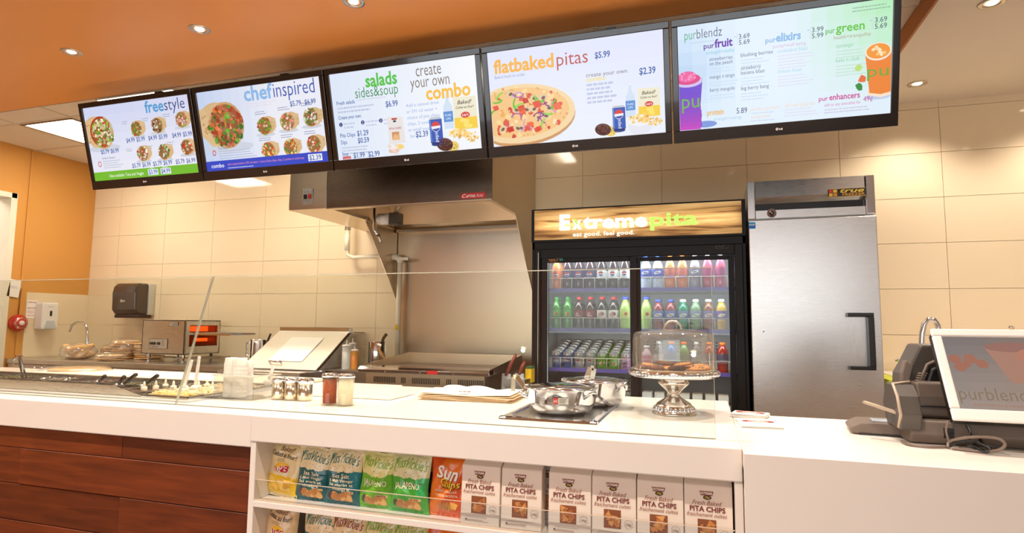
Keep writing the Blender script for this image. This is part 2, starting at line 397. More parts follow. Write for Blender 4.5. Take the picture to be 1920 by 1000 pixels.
# left wall with a doorway into the next room
DY0, DY1, DZ = 2.75, 3.84, 2.405
m = MB(); T_ = 0.16
m.box((XL-T_, YF, 0), (XL, DY0, 3.0)); m.box((XL-T_, DY1, 0), (XL, YW, 3.0)); m.box((XL-T_, DY0, DZ), (XL, DY1, 3.0))
wl = struct('wall_left', m, M_ORANGE)
for za, zb in ((0.3, 0.582), (0.582, 0.886), (0.886, 1.1905), (1.1905, 1.495)):      # tiled lower part beside the doorway
    put('tile', MB().box((XL, 3.996, za+.001), (XL+0.009, YW-0.009, zb-.001)), M_TILE, wl)
put('seam_strip', MB().box((XL, 3.932, 0.9), (XL+0.014, 3.95, 2.85)), M_ORANGE, wl, bev=0.003)
df = struct('door_1', MB().box((XL-T_-.01, DY1-0.05, 0), (XL+0.012, DY1+0.005, DZ+0.005)).box((XL-T_-.01, DY0, DZ-0.045), (XL+0.012, DY1, DZ+0.005)).box((XL-T_-.01, DY0-0.005, 0), (XL+0.012, DY0+0.05, DZ+0.005)), mat('door casing white', (232, 226, 206), 0.4), bev=0.003)
struct('wall_side_room', MB().box((-8.2, 1.6, 0), (-8.1, 4.6, 3.0)).box((-8.2, 4.5, 0), (XL-T_, 4.6, 3.0)).box((-8.2, 1.5, 0), (XL-T_, 1.6, 3.0)), M_WHITEP)
struct('ceiling_side_room', MB().box((-8.2, 1.5, 2.9), (XL-T_, 4.6, 3.0)), M_WHITEP)
# right and front walls, front one with a shop window
struct('wall_right', MB().box((XR, YF, 0), (XR+0.1, YW, 3.0)), M_WHITEP)
struct('wall_front', MB().box((-6.2, YF-.1, 0), (XR, YF, 1.0)).box((-6.2, YF-.1, 2.65), (XR, YF, 3.0)).box((-6.2, YF-.1, 1.0), (-5.2, YF, 2.65)).box((2.6, YF-.1, 1.0), (XR, YF, 2.65)), M_WHITEP)
wf = struct('window_1', MB().box((-5.2, YF-.08, 1.0), (2.6, YF-.02, 1.05)).box((-5.2, YF-.08, 2.60), (2.6, YF-.02, 2.65)), M_BLACK)
for x in (-5.2, -3.25, -1.3, .65, 2.54): put('mullion', MB().box((x, YF-.08, 1.0), (x+.06, YF-.02, 2.65)), M_BLACK, wf)
# ceilings
struct('ceiling', MB().box((XL-.1, YF, ZO), (XB, YE, ZO+0.1)), M_CEILO)
struct('ceiling_bulkhead', MB().box((XB+0.004, YF, ZB), (XR, YW, ZB+0.2)), M_WHITEP)
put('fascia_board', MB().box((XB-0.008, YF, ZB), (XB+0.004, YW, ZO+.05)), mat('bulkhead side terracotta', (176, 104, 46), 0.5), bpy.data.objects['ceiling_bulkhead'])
ct = struct('ceiling_kitchen', MB().box((XL-.1, YE, ZC+0.02), (XB, YW+.1, ZC+0.1)), M_GRID)
LIGHT_CELLS = {(-5.42+0.61*0, 3.36): 'a', (-5.42+0.61*3, 3.36): 'b', (-5.42+0.61*6, 3.36): 'c', (-5.42+0.61*9, 3.36): 'd'}
xs = [XL]+[-5.42+0.61*k for k in range(11)]+[XB]; ys = [YE, 3.36, 3.97, YW]
panel_me = {}
for i in range(len(xs)-1):
    for j in range(3):
        x0, x1, y0, y1 = xs[i], xs[i+1], ys[j], ys[j+1]
        if j == 1 and i in (1, 4, 7): continue
        put('ceiling_panel', MB().box((x0+.010, y0+.010, ZC+.004), (x1-.010, y1-.010, ZC+.02)), M_TBAR, ct)
for x in xs[1:-1]: put('grid_bar', MB().box((x-.012, YE, ZC), (x+.012, YW, ZC+.02)), M_GRID, ct)
for y in ys[1:-1]: put('grid_bar', MB().box((XL, y-.012, ZC-.0005), (XB, y+.012, ZC+.0195)), M_GRID, ct)
for n, i in enumerate((1, 4, 7)):
    x0, x1 = xs[i], xs[i+1]
    t = thing('ceiling_troffer', ['square ceiling light panel beside the orange left wall', 'square ceiling light panel hidden above the second menu screen', 'square ceiling light panel above the exhaust hood'][n], 'ceiling light', ((x0+x1)/2, 3.665, ZC), group='kitchen ceiling light panels')
    put('frame', MB().box((-.296, -.296, -.004), (.296, -.27, .016)).box((-.296, .27, -.004), (.296, .296, .016)).box((-.296, -.27, -.004), (-.27, .27, .016)).box((.27, -.27, -.004), (.296, .27, .016)), mat('troffer dark frame', (110, 84, 60), 0.5), t)
    put('diffuser', MB().box((-.27, -.27, .004), (.27, .27, .012)), M_TROFF, t)

sxa, sxb = aZ(178, 186, ZC).x, aZ(318, 166, ZC).x
t = thing('strip_light', 'narrow bright ceiling strip glimpsed above the leftmost menu screen', 'ceiling light', ((sxa+sxb)/2, 3.215, ZC))
put('frame', MB().box(((sxa-sxb)/2-.01, -.085, -.003), ((sxb-sxa)/2+.01, .085, .003)), M_GRID, t); put('diffuser', MB().box(((sxa-sxb)/2, -.075, -.006), ((sxb-sxa)/2, .075, -.002)), M_STRIP, t)
# recessed downlights
def spot(name, loc, power, size=125, blend=0.8, col=WARM, rad=0.035):
    d = bpy.data.lights.new(name, 'SPOT'); d.energy = power; d.spot_size = R_(size); d.spot_blend = blend; d.color = col; d.shadow_soft_size = rad
    o = bpy.data.objects.new(name, d); C.objects.link(o); o.location = loc; return o
dl0 = None
def downlight(x, y, z, label, power, group, **kw):
    global dl0
    if dl0 is None:
        dl0 = thing('downlight', label, 'downlight', (x, y, z), group=group)
        put('trim_ring', MB().lathe([(.033, -.0005), (.036, -.005), (.046, -.007), (.055, -.004), (.057, 0)], 32, cap0=False, cap1=False), M_SATIN, dl0)
        put('reflector', MB().lathe([(.035, -.003), (.030, .012), (.024, .02)], 24, cap0=False, cap1=False), M_CHROME, dl0)
        put('bulb', MB().lathe([(.024, -.002), (.015, -.006), (.0005, -.0075)], 20, cap1=False), M_EMIT, dl0)
    else: dup(dl0, (x, y, z), label, group=group)
    spot('spot_lamp', (x, y, z-.03), power, **kw)
names = ['leftmost lit downlight in the terracotta ceiling', 'second lit downlight from the left in the terracotta ceiling', 'lit downlight cut by the top edge above the salads screen',
         'downlight above the flatbaked pitas screen, out of frame', 'downlight above the smoothie screen, out of frame']
for k, x in enumerate((-3.63, -2.65, -1.665, -0.68, 0.30)): downlight(x, 2.51, ZO, names[k], P_SPOT, 'downlights over the serving counter')
downlight(1.293, 4.224, ZB, 'round downlight in the white ceiling nearest the smoothie screen', P_SPOT*.36, 'downlights in the white ceiling')
downlight(1.308, 3.233, ZB, 'round downlight cut by the top right edge of the white ceiling', P_SPOT*.36, 'downlights in the white ceiling')
downlight(2.15, 4.224, ZB, 'downlight in the white ceiling beyond the right edge', P_SPOT*.36, 'downlights in the white ceiling')
downlight(2.15, 3.233, ZB, 'downlight in the white ceiling, second beyond the right edge', P_SPOT*.36, 'downlights in the white ceiling')
downlight(1.75, 1.9, ZB, 'downlight in the white ceiling above the cash counter', P_SPOT*.36, 'downlights in the white ceiling')
n = 0
for y in (0.9, -0.9, -2.6):  # unseen rows added as fill light from the customer side
    for x in (-4.6, -3.1, -1.6, -0.1):
        n += 1; downlight(x, y, ZO, 'unseen fill downlight behind the viewer over the customer floor, row %s, %s from the left' % (['one', 'two', 'three'][int((0.9-y)/1.7+.1)], ORD[(n-1) % 4]), P_SPOT_FILL, 'added fill downlights over the customer floor', rad=0.018)
area_light('side_room_lamp', (-7.2, 3.0, 2.85), (0, 0, 0), 1.0, 1.0, 45, (1, .93, .82))

# ================================================================== serving counter
ZT = 0.908
YC = 1.80
# left run: white top over plank front
cl = thing('service_counter', 'long white serving counter with a red brown plank front and open snack shelves', 'counter', (0, YC, 0))
def cbox(a, b): return ((a[0], a[1]-YC, a[2]), (b[0], b[1]-YC, b[2]))
m = MB(); m.box(*cbox((XL+.002, YC, .794), (-1.554, 2.93, ZT)))
m.box(*cbox((-1.554, YC-.004, .816), (.089, 2.88, ZT)))
put('worktop', m, M_CORIAN, cl, bev=0.004)
put('carcass', MB().box(*cbox((XL+.002, YC+.05, .08), (-1.56, 2.80, .794))).box(*cbox((-1.55, 2.15, .08), (.067, 2.80, .816))), M_CAB, cl)
put('side_panel', MB().box(*cbox((-1.553, YC, 0), (-1.530, 2.16, .816))), M_CORIAN, cl, bev=0.002)
put('side_panel', MB().box(*cbox((.067, YC, 0), (.089, 2.7, .816))), M_CORIAN, cl, bev=0.002)
for z in (.592, .372, .152):
    put('shelf', MB().box(*cbox((-1.530, YC, z), (.067, 2.15, z+.020))), M_CORIAN, cl, bev=0.0015)
for z in (.612, .392):
    put('shelf_lip', MB().box(*cbox((-1.529, YC+.004, z), (.066, YC+.008, z+.072))), M_ACRYL, cl)
    put('lip_edge', MB().box(*cbox((-1.529, YC+.004, z+.0723), (.066, YC+.008, z+.0738))).box(*cbox((-1.529, YC+.003, z), (.066, YC+.010, z+.006))), mat('acrylic bright edge', (225, 205, 185), 0.2), cl)
# plank rows
rows = [(.794-.085-.004, .79), (.559, .705), (.412, .558), (.265, .411), (.118, .264), (.0, .117)]
rr = random.Random(3)
for k, (z0, z1) in enumerate(rows):
    if k == 0: cuts = [XL+.01, -5.2, -4.15, -3.09, -2.183, -1.556]
    elif k == 1: cuts = [XL+.01, -4.9, -3.9, -2.74, -1.556]
    elif k == 2: cuts = [XL+.01, -5.1, -4.3, -3.35, -2.18, -1.556]
    else:
        cuts = [XL+.01]; x = XL+rr.uniform(.4, 1.2)
        while x < -1.9: cuts.append(x); x += rr.uniform(.7, 1.25)
        cuts.append(-1.556)
    for a, b in zip(cuts[:-1], cuts[1:]):
        dy = rr.uniform(0, .006)
        put('plank', MB().box(((a+.0012-(a+b)/2), 0, z0+.001), ((b-.0012-(a+b)/2), .03, z1-.001)), M_PLANK, cl, loc=((a+b)/2, .018+dy, 0), bev=0.0015, seg=1)
# cash counter to the right, a little prouder
cc = thing('cash_counter', 'plain white cash counter at the right end under the till', 'counter', (0, 1.73, 0))
put('counter_shell', MB().prism([(0, 0), (.03, 0), (.03, .86), (.745, .86), (.745, ZT), (0, ZT)], .0894, 3.38), M_CORIAN, cc, bev=0.002)
put('carcass', MB().box((.0905, .05, 0), (3.38, .70, .80)), M_CAB, cc)

# sneeze guard: leaning panes with bright edges
def gpane(x0, x1, label):
    t = thing('sneeze_guard_pane', label, 'glass screen', ((x0+x1)/2, 1.915, ZT), group='glass sneeze guard panes')
    wd = (x1-x0)/2-.0015; ty, tz = .155, .525
    nrm = Vector((0, -tz, ty)).normalized()*.005
    def slab(u0, u1, s0, s1, k=0): 
        a = [Vector((u, ty*s+e*nrm.y, tz*s+e*nrm.z)) for e in (0-k, 1+k) for u, s in ((u0, s0), (u1, s0), (u1, s1), (u0, s1))]
        return MB().add(a, [(0, 3, 2, 1), (4, 5, 6, 7), (0, 1, 5, 4), (1, 2, 6, 5), (2, 3, 7, 6), (3, 0, 4, 7)])
    put('pane', slab(-wd, wd, .0, 1), M_GLASS, t)
    e = slab(-wd, wd, .9975, 1.0005, .02); f = slab(-wd, -wd+.0011, 0, 1, .02); g = slab(wd-.0011, wd, 0, 1, .02); h = slab(-wd, wd, 0, .003, .02)
    for q in (f, g, h): e.add(q.v, q.f)
    put('pane_edge', e, M_GLASSED, t)
gpane(-2.022, .024, 'long clear sneeze guard pane in front of the jars and the cake dome')
gpane(-4.07, -2.025, 'clear sneeze guard pane in front of the topping pans at the left')
gpane(-6.10, -4.073, 'clear sneeze guard pane beyond the left edge of the photo')

# ================================================================== menu screens
TW, TH, TT = 0.982, 0.592, 0.055
ang = math.atan2(.153, .570)
def tvfn(u, v, l): return (-.46+u, .535-v+.0, -.0265-0.00025*l)      # u right, v down in metres on the glass
random.seed(11)
TVX = [-4.096+.495+.99*k for k in range(5)]
def tv_shell(k, label):
    t = thing('menu_screen', label, 'menu screen', (TVX[k], 3.05+.03*math.cos(ang), 2.151+.03*math.sin(ang)), (R_(90)+ang, 0, 0), 'menu screens over the counter')
    # local: x right, y up the panel, z towards the room (front at z = 0 -> -0.0?)
    fr = MB(); h = TH; w2 = TW/2
    fr.box((-w2, 0, .0), (w2, .060, .03)); fr.box((-w2, h-.034, .0), (w2, h, .03)); fr.box((-w2, .060, .0), (-w2+.031, h-.034, .03)); fr.box((w2-.031, .060, .0), (w2, h-.034, .03))
    put('bezel', fr, M_BLACKG, t, bev=0.003)
    put('casing', MB().box((-w2+.004, .004, -.04), (w2-.004, h-.004, .0)).box((-.30, .12, -.075), (.30, .47, -.04)), M_BLACK, t, bev=0.006)
    put('rim_strip', MB().box((-w2+.002, h-.004, -.028), (w2-.002, h+.003, -.004)), mat('silver grey rim', (190, 170, 140), 0.3, .6), t)
    lg = Paint(lambda u, v, l: (u, .030-v, .0303+.0001*l), .001)
    lg.ell(-14, 0, 6, 6, (205, 200, 200), 1); lg.ell(-14, 0, 4.3, 4.3, (90, 80, 80), 2); lg.text('L', -16.5, 2.5, 6, (225, 220, 220), layer=3, bold=.02); lg.text('LG', -4, 4.5, 12, (205, 200, 200), layer=2, bold=.03)
    put('maker_badge', lg.mb, M_PRINT, t)
    put('ceiling_bracket', MB().box((-.05, .30, -.30), (.05, .42, -.075)), M_BLACK, t)
    p = put('drop_pole', MB().tube([(0, 0, 0), (0, 0, .50)], .018, 12), M_BLACK, t)
    # vertical in the world: undo the tilt
    p.location = (0, .36, -.27); p.rotation_euler = (-(R_(90)+ang), 0, 0)
    put('top_clip', MB().box((.18, h-.002, -.02), (.23, h+.012, .012)), M_BLACK, t)
    P = Paint(lambda u, v, l: (-.460+u, .558-v, .022+.0003*l), .01)        # 92 x 49.8 cm of picture, unit cm
    return t, P
def backdrop(P, f): P.grad(0, 0, 92, 49.8, f, 14, 8, 0)
GREENS = [(70, 130, 30), (110, 170, 40), (40, 100, 30), (150, 190, 70)]
def wrap(P, u, v, r, palette, side=1, rnd=None, seed=1):
    rnd = random.Random(seed)
    P.ell(u, v+r*.95, r*1.3, r*.22, (205, 212, 226), 1)
    P.ell(u+side*r*.45, v-.1*r, r*1.05, r*.92, (214, 180, 132), 2, rot=-15*side)
    P.poly([(u+side*r*.1, v-r), (u+side*r*1.5, v-r*.75), (u+side*r*1.55, v+r*.2), (u+side*r*.9, v+r*.85), (u, v+r*.95)], (222, 190, 145), 2)
    for k in range(14): P.ell(u+side*r*rnd.uniform(.3, 1.4), v+r*rnd.uniform(-.7, .6), r*.07, r*.05, (196, 152, 98), 3, n=8)
    P.ell(u, v, r*.95, r*1.0, (206, 166, 116), 3, n=22); P.ell(u, v, r*.84, r*.9, (150, 104, 60), 4, n=22)
    nb = 46 if r < 6 else 190
    for k in range(nb):
        a = rnd.uniform(0, 6.283); q = r*.90*math.sqrt(rnd.random()); sz = r*rnd.uniform(.1, .2) if r < 6 else r*rnd.uniform(.05, .15)
        c = rnd.choice(palette); s_ = rnd.uniform(.85, 1.12)
        P.blob(u+q*math.cos(a), v+q*math.sin(a), sz, tuple(min(255, int(x*s_)) for x in c), 5+(k % 4), n=6, rnd=rnd)
def can(P, u, v, h, lay=8):
    w_ = h*.52
    P.ell(u, v+h*.5, w_*.46, h*.07, (20, 50, 130), lay); P.rect(u-w_/2, v-h*.42, u+w_/2, v+h*.42, (24, 78, 178), lay)
    P.poly([(u-w_/2, v-h*.42), (u-w_*.38, v-h*.5), (u+w_*.38, v-h*.5), (u+w_/2, v-h*.42)], (190, 195, 205), lay); P.poly([(u-w_/2, v+h*.42), (u+w_/2, v+h*.42), (u+w_*.38, v+h*.5), (u-w_*.38, v+h*.5)], (16, 50, 120), lay)
    P.ell(u, v-h*.15, w_*.36, w_*.36, (235, 238, 245), lay+1)
    P.ell(u, v-h*.15, w_*.36, w_*.36, (215, 50, 45), lay+2, a0=185, a1=350); P.ell(u, v-h*.15, w_*.33, w_*.33, (30, 70, 170), lay+2, a0=20, a1=150)
    P.text('pepsi', u+w_*.1, v+h*.42, h*.2, (225, 232, 245), layer=lay+2, rot=-90, bold=.01, width=h*.4)
    P.rect(u-w_*.46, v-h*.4, u-w_*.38, v+h*.4, (90, 140, 215), lay+1)
def chipbag_pic(P, u, v, w_, h):
    P.poly([(u, v), (u+w_, v+.3), (u+w_*1.03, v+h), (u-w_*.02, v+h)], (238, 232, 205), 4); P.rect(u, v+h*.62, u+w_, v+h*.97, (245, 205, 50), 5)
    P.text('Baked!', u+w_*.5, v+h*.22, h*.17, (60, 40, 30), 'c', .01, .3, 6); P.text('Cuites au four!', u+w_*.5, v+h*.35, h*.11, (60, 40, 30), 'c', .01, .3, 6, width=w_*.8)
    P.ell(u+w_*.5, v+h*.55, w_*.2, h*.09, (215, 40, 40), 6); P.text("Lay's", u+w_*.5, v+h*.58, h*.11, (250, 250, 245), 'c', .01, layer=7)
    for k in range(5): P.ell(u+w_*random.uniform(.2, .8), v+h*random.uniform(.7, .92), w_*.12, h*.06, (250, 225, 110), 6)
def bottle_pic(P, u, v, h):
    P.poly([(u-h*.04, v), (u+h*.04, v), (u+h*.05, v+h*.2), (u+h*.14, v+h*.35), (u+h*.15, v+h), (u-h*.15, v+h), (u-h*.14, v+h*.35), (u-h*.05, v+h*.2)], (208, 224, 244), 3)
    P.rect(u-h*.05, v-h*.05, u+h*.05, v+h*.02, (235, 238, 245), 4); P.rect(u-h*.15, v+h*.5, u+h*.15, v+h*.8, (80, 140, 210), 4); P.text('PURE', u, v+h*.64, h*.09, (235, 245, 255), 'c', layer=5); P.text('LIFE', u, v+h*.74, h*.09, (235, 245, 255), 'c', layer=5)
def cookies_pic(P, u, v, s):
    P.ell(u+s*.95, v+s*.3, s*.75, s*.6, (236, 205, 105), 6)
    for k in range(8): P.blob(u+s*random.uniform(.6, 1.4), v+s*random.uniform(0, .6), s*.07, (120, 80, 40), 7, 5)
    P.ell(u, v, s, s*.72, (92, 44, 36), 8, rot=8); P.ell(u, v+s*.12, s*.95, s*.62, (76, 34, 28), 8, rot=8)
    for k in range(26): P.blob(u+s*random.uniform(-.7, .7), v+s*random.uniform(-.5, .5), s*.06, random.choice([(140, 90, 70), (50, 22, 18), (165, 110, 80)]), 9, 5)
def chips_pic(P, u, v, a, b, bowl=True):
    if bowl: P.ell(u, v+b*.9, a, b*1.25, (228, 230, 240), 6); P.ell(u, v+b*.2, a, b*.8, (240, 240, 246), 7)
    for k in range(46):
        t = random.uniform(0, 6.28); q = math.sqrt(random.random())*.9; P.blob(u+a*q*math.cos(t), v+b*.75*q*math.sin(t), a*.14, random.choice([(244, 196, 100), (250, 216, 130), (226, 160, 62), (252, 232, 175)]), 8, 5)
PAL = [[(120, 160, 40), (200, 60, 40), (225, 200, 160), (170, 100, 50), (90, 130, 30)], [(60, 60, 50), (235, 230, 220), (90, 130, 50), (190, 140, 90), (120, 50, 60)],
       [(240, 180, 170), (230, 215, 205), (225, 120, 100), (140, 170, 60)], [(210, 60, 40), (235, 200, 195), (110, 160, 40), (240, 235, 225)],
       [(220, 215, 200), (120, 160, 70), (190, 60, 70), (80, 110, 50), (240, 235, 225)], [(220, 90, 60), (110, 150, 50), (235, 200, 170), (180, 60, 40)],
       [(235, 160, 50), (90, 150, 50), (210, 70, 40), (235, 210, 150)]]
BL = (52, 92, 168)
# ---- screen 1
t, P = tv_shell(0, 'leftmost menu screen, freestyle wraps over a green band')
backdrop(P, lambda a, b: (206+30*b+8*a, 214+24*b+4*a, 244+4*b))
wrap(P, 14, 17.5, 11, [(232, 214, 186), (214, 186, 150), (150, 190, 50), (196, 60, 36), (240, 228, 205), (90, 130, 40)], -1, seed=5)
P.ring(14, 17, 10.5, 10.4, .14, (176, 66, 34), 10, rot=0, a0=130, a1=290)
P.text('free', 71, 8.2, 10.6, (84, 160, 212), 'r', .022, width=16); P.text('style', 71.5, 8.2, 10.6, (50, 78, 132), 'l', -.004, width=17)
for k, (u, v) in enumerate(((45, 17.6), (63, 17), (84, 15.2))): wrap(P, u, v, 5.2, PAL[k], 1, seed=20+k)
for k, (u, v) in enumerate(((47, 34.2), (65.5, 34.6), (85, 33))): wrap(P, u, v, 5.2, PAL[3+k], 1, seed=30+k)
for u, v, a, b in ((34.5, 26, '$4.99', '$5.99'), (54, 26, '$4.99', '$5.99'), (74.5, 26, '$4.99', '$5.99'), (36, 43, '$5.79', '$6.99'), (54.5, 43, '$5.79', '$6.99'), (74, 43, '$5.79', '$6.99'), (10, 31.8, '$5.79', '$6.99')):
    P.text(a, u, v, 4.2, BL, 'l', .012, width=7.4); P.text(b, u+9, v, 4.2, BL, 'l', .012, width=7.4)
P.text('Grilled Chicken', 10, 35.4, 1.9, (90, 100, 130)); P.faux(10, 36.6, 19, 4, .5, 1.5, (180, 186, 206)); P.ring(7, 38.5, 1.6, 1.9, .3, (210, 60, 60), 4)
for u, v in ((33, 12), (51, 11.5), (69, 10.5), (33, 30), (51, 29.5), (69, 28.5)): P.faux(u, v, 6, 2, .5, 1.3, (170, 176, 196))
P.rect(0, 43.9, 92, 49.8, (112, 188, 44), 3)
P.text('Also available: Tuna and Veggie', 14, 48, 2.9, (240, 250, 235), 'l', .004, width=31)
for u, s in ((49, '$3.99'), (60, '$4.99')): P.rect(u, 45, u+8.8, 48.9, (236, 240, 252), 5); P.text(s, u+4.4, 48.3, 4.2, BL, 'c', .012, width=7.6)
P.faux(51, 44.1, 5, 1, .5, 1, (230, 245, 225), layer=5); P.faux(62, 44.1, 5, 1, .5, 1, (230, 245, 225), layer=5)
put('lit_picture', P.mb, M_SCREEN, t)
# ---- screen 2
t, P = tv_shell(1, 'second menu screen from the left, chef inspired wraps over a blue band')
backdrop(P, lambda a, b: (196+40*min(1, a*1.6), 212+26*min(1, a*1.6), 242+8*a))
wrap(P, 20, 22, 14.5, [(60, 130, 40), (90, 170, 50), (150, 80, 50), (190, 110, 80), (170, 60, 40), (215, 150, 120), (40, 100, 30), (225, 120, 60)], -1, seed=41)
P.text('chef', 58, 8.8, 12.5, (140, 186, 234), 'r', .024); P.text('inspired', 58.6, 8.8, 12.5, (58, 88, 176), 'l', -.004, width=29.5)
P.text('$5.79', 69.5, 15.2, 4.3, BL, 'l', .012, width=7.8); P.text('$6.99', 80, 15.2, 4.3, BL, 'l', .012, width=7.8)
for k, (u, v) in enumerate(((49, 25), (66, 24), (83, 23))): wrap(P, u, v, 5.6, PAL[(k*2) % 7], 1, seed=50+k); P.faux(u-6, v-9, 10, 2, .5, 1.3, (150, 158, 190))
for k, (u, v) in enumerate(((49.5, 40), (66, 39.5), (83, 38.8))): wrap(P, u, v, 5.4, PAL[6 if k < 2 else 5], 1, seed=60+k); P.faux(u-6, v-8, 10, 2, .5, 1.3, (150, 158, 190))
P.text('Thai Beef', 11, 36.6, 2, (90, 100, 130)); P.faux(11, 37.6, 32, 4, .5, 1.5, (176, 184, 210)); P.ring(7.5, 38.5, 1.4, 1.8, .35, (210, 60, 60), 4); P.faux(38, 10.5, 24, 2, .5, 1.6, (232, 218, 236))
P.rect(0, 43.6, 92, 49.8, (34, 66, 196), 12); P.text('combo', 4, 47.9, 3.7, (245, 248, 255), 'l', .012, layer=14)
P.text('add a canned drink or 591 ml water + choice of pita chips, chips, 2 cookies or small soup', 17, 47, 2, (235, 150, 170), 'l', layer=14, width=58); P.faux(17, 48.4, 22, 1, .5, 1, (200, 210, 240), layer=14)
P.rect(78, 44.7, 88, 48.8, (238, 242, 252), 14); P.text('$2.39', 83, 48.2, 4.3, BL, 'c', .012, layer=16, width=8.4)
put('lit_picture', P.mb, M_SCREEN, t)
# ---- screen 3
t, P = tv_shell(2, 'middle menu screen, salads sides and soup beside create your own combo')
backdrop(P, lambda a, b: (222+22*a, 234+12*a, 251))
P.text('salads', 44, 9.6, 10.2, (82, 196, 70), 'r', .026, width=20.5); P.text('sides&soup', 44, 15.2, 8.6, (70, 146, 96), 'r', -.002, width=28)
P.text('create', 71.5, 7.4, 9.6, (120, 108, 96), 'r', -.004, width=15.5); P.text('your own', 76, 13.5, 9.4, (128, 114, 96), 'r', -.004, width=24); P.text('combo', 88, 20.6, 10.6, (248, 190, 60), 'r', .028, width=27)
def nut(u, v, s, t2): P.text(s, u, v, t2, BL, 'l', .008, width=len(s)*1.02)
nut(3, 17.8, 'Fresh salads', 3); P.text('$6.99', 43, 22, 4.7, BL, 'r', .014, width=7.8); P.faux(3, 19.4, 26, 2, .9, 2.2, (188, 196, 222)); P.faux(17, 16, 24, 1, .5, 1, (205, 210, 228))
nut(3, 26.2, 'Create your own', 3)
for k, u in enumerate((4.2, 19, 31)): P.ell(u, 29.2, 1.2, 1.2, (30, 50, 120), 3); P.text(str(k+1), u, 30, 2, (240, 240, 255), 'c', layer=5); P.faux(u+2, 28.6, 9, 2, .9, 2.1, (196, 204, 228))
nut(3, 36.6, 'Pita Chips', 3.2); P.text('$1.29', 14.5, 36.6, 4.4, BL, 'l', .014, width=7.6); nut(3, 40.6, 'Dips', 3.2); P.text('$0.59', 14.5, 40.8, 4.4, BL, 'l', .014, width=7.6)
P.faux(3, 42.5, 22, 3, .7, 1.7, (190, 198, 222)); nut(3, 45.6+1.8, 'Soup', 3)
P.rect(3, 48.0-.1, 8.5, 49.6, (205, 44, 44), 3); P.text('Campbells', 3.4, 49.3, 1.3, (250, 240, 240), 'l', width=4.6); P.text('$1.99', 10.5, 49.2, 4.4, BL, 'l', .014, width=7.6); P.text('$2.99', 20.5, 49.2, 4.4, BL, 'l', .014, width=7.6)
P.poly([(35, 27.5), (45, 28.5), (45.5, 43), (35, 43)], (232, 226, 224), 3); P.rect(38, 28.6, 41.4, 29.6, (176, 50, 44), 4); P.ell(39.8, 30.4, 1.1, .6, (50, 60, 90), 5); P.text('PITA CHIPS', 36, 35, 1.7, (170, 60, 90), 'l', .01, width=7.6); P.rect(37.4, 36.4, 42, 41, (206, 140, 90), 4)
for k in range(5): P.poly([(37.4+k*.8, 41), (38.8+k*.7, 37.2), (39.8+k*.5, 41)], (236, 184, 130), 5)
P.ell(41.5, 45, 2.9, 1.5, (248, 210, 120), 4)
for k in range(16): P.blob(37.5+random.uniform(-3, 3), 46.5+random.uniform(-2.6, 2.2), 1.3, random.choice([(240, 215, 200), (228, 190, 170), (246, 232, 222)]), 5, 5)
for k, s in enumerate(('Add a canned drink', 'or 591 ml water +', 'choice of pita chips,', 'chips, 2 cookies', 'or small soup')): P.text(s, 48, 23.4+k*3.4, 2.6, (150, 172, 224), 'l')
P.text('for', 49, 40.6, 2.6, (150, 172, 224)); P.text('$2.39', 52.5, 40.6, 4.7, BL, 'l', .014, width=7.8)
bottle_pic(P, 73.5, 18.6, 19); chipbag_pic(P, 77, 21, 13.5, 18); can(P, 65.4, 38, 15, 8); chips_pic(P, 79.5, 40.5, 7, 3.6, False); chips_pic(P, 87, 43, 4.5, 4, False); cookies_pic(P, 70, 46, 5)
put('lit_picture', P.mb, M_SCREEN, t)
# ---- screen 4
t, P = tv_shell(3, 'fourth menu screen from the left, flatbaked pitas with a large pizza')
backdrop(P, lambda a, b: (224+10*b, 228+12*b, 250))
P.text('flatbaked', 36.4, 11.2, 9.8, (246, 180, 66), 'r', .028, width=33.2); P.text('pitas', 38, 11.2, 9.8, (190, 84, 74), 'l', -.002, width=16.4); P.text('$5.99', 58, 9.8, 4.4, BL, 'l', .02, width=7.8); P.text('Baked fresh to order', 3.5, 14, 2.4, (150, 158, 200), 'l', width=17)
P.text('$2.39', 80, 20.3, 4.6, BL, 'l', .02, width=8); P.text('create your own', 53, 18.6, 3, (130, 120, 125), 'l', width=21); P.text('combo', 53, 20.8, 3, (240, 222, 130), 'l', .02, width=10)
P.faux(53, 22, 17, 5, 1.1, 2.2, (190, 198, 226))
rd = random.Random(9); cx, cy, A, B_ = 15.5, 33.5, 31, 15.5
def clipx(u): return max(.2, u)
P.poly([(clipx(cx+A*math.cos(t_*.1963)), cy+1.6+B_*math.sin(t_*.1963)) for t_ in range(32)], (206, 150, 96), 1)
P.poly([(clipx(cx+A*math.cos(t_*.1963)), cy+B_*math.sin(t_*.1963)) for t_ in range(32)], (243, 214, 164), 2)
P.poly([(clipx(cx+A*.9*math.cos(t_*.1963)), cy-.6+B_*.84*math.sin(t_*.1963)) for t_ in range(32)], (244, 196, 130), 3)
def pz(q): 
    while True:
        a = rd.uniform(0, 6.283); r = math.sqrt(rd.random())*q; u, v = cx+A*.9*r*math.cos(a), cy-.6+B_*.84*r*math.sin(a)
        if u > 2.5: return u, v
for k in range(60): u, v = pz(.97); P.blob(u, v, rd.uniform(1, 2.2), rd.choice([(222, 84, 46), (248, 214, 150), (240, 170, 80), (250, 226, 180), (205, 60, 36)]), 4+k % 2, 7, rd)
for k in range(46): u, v = pz(1.05); P.blob(u, v, rd.uniform(.4, .9), rd.choice([(214, 150, 90), (250, 226, 170), (232, 180, 110)]), 6, 5, rd)
for k in range(13): u, v = pz(.88); P.ell(u, v, 2.4, 1.7, (226, 200, 160), 7, rot=rd.uniform(-40, 40), n=12); P.ell(u, v+.1, 1.2, .8, (120, 84, 50), 8, rot=rd.uniform(-40, 40), n=8)
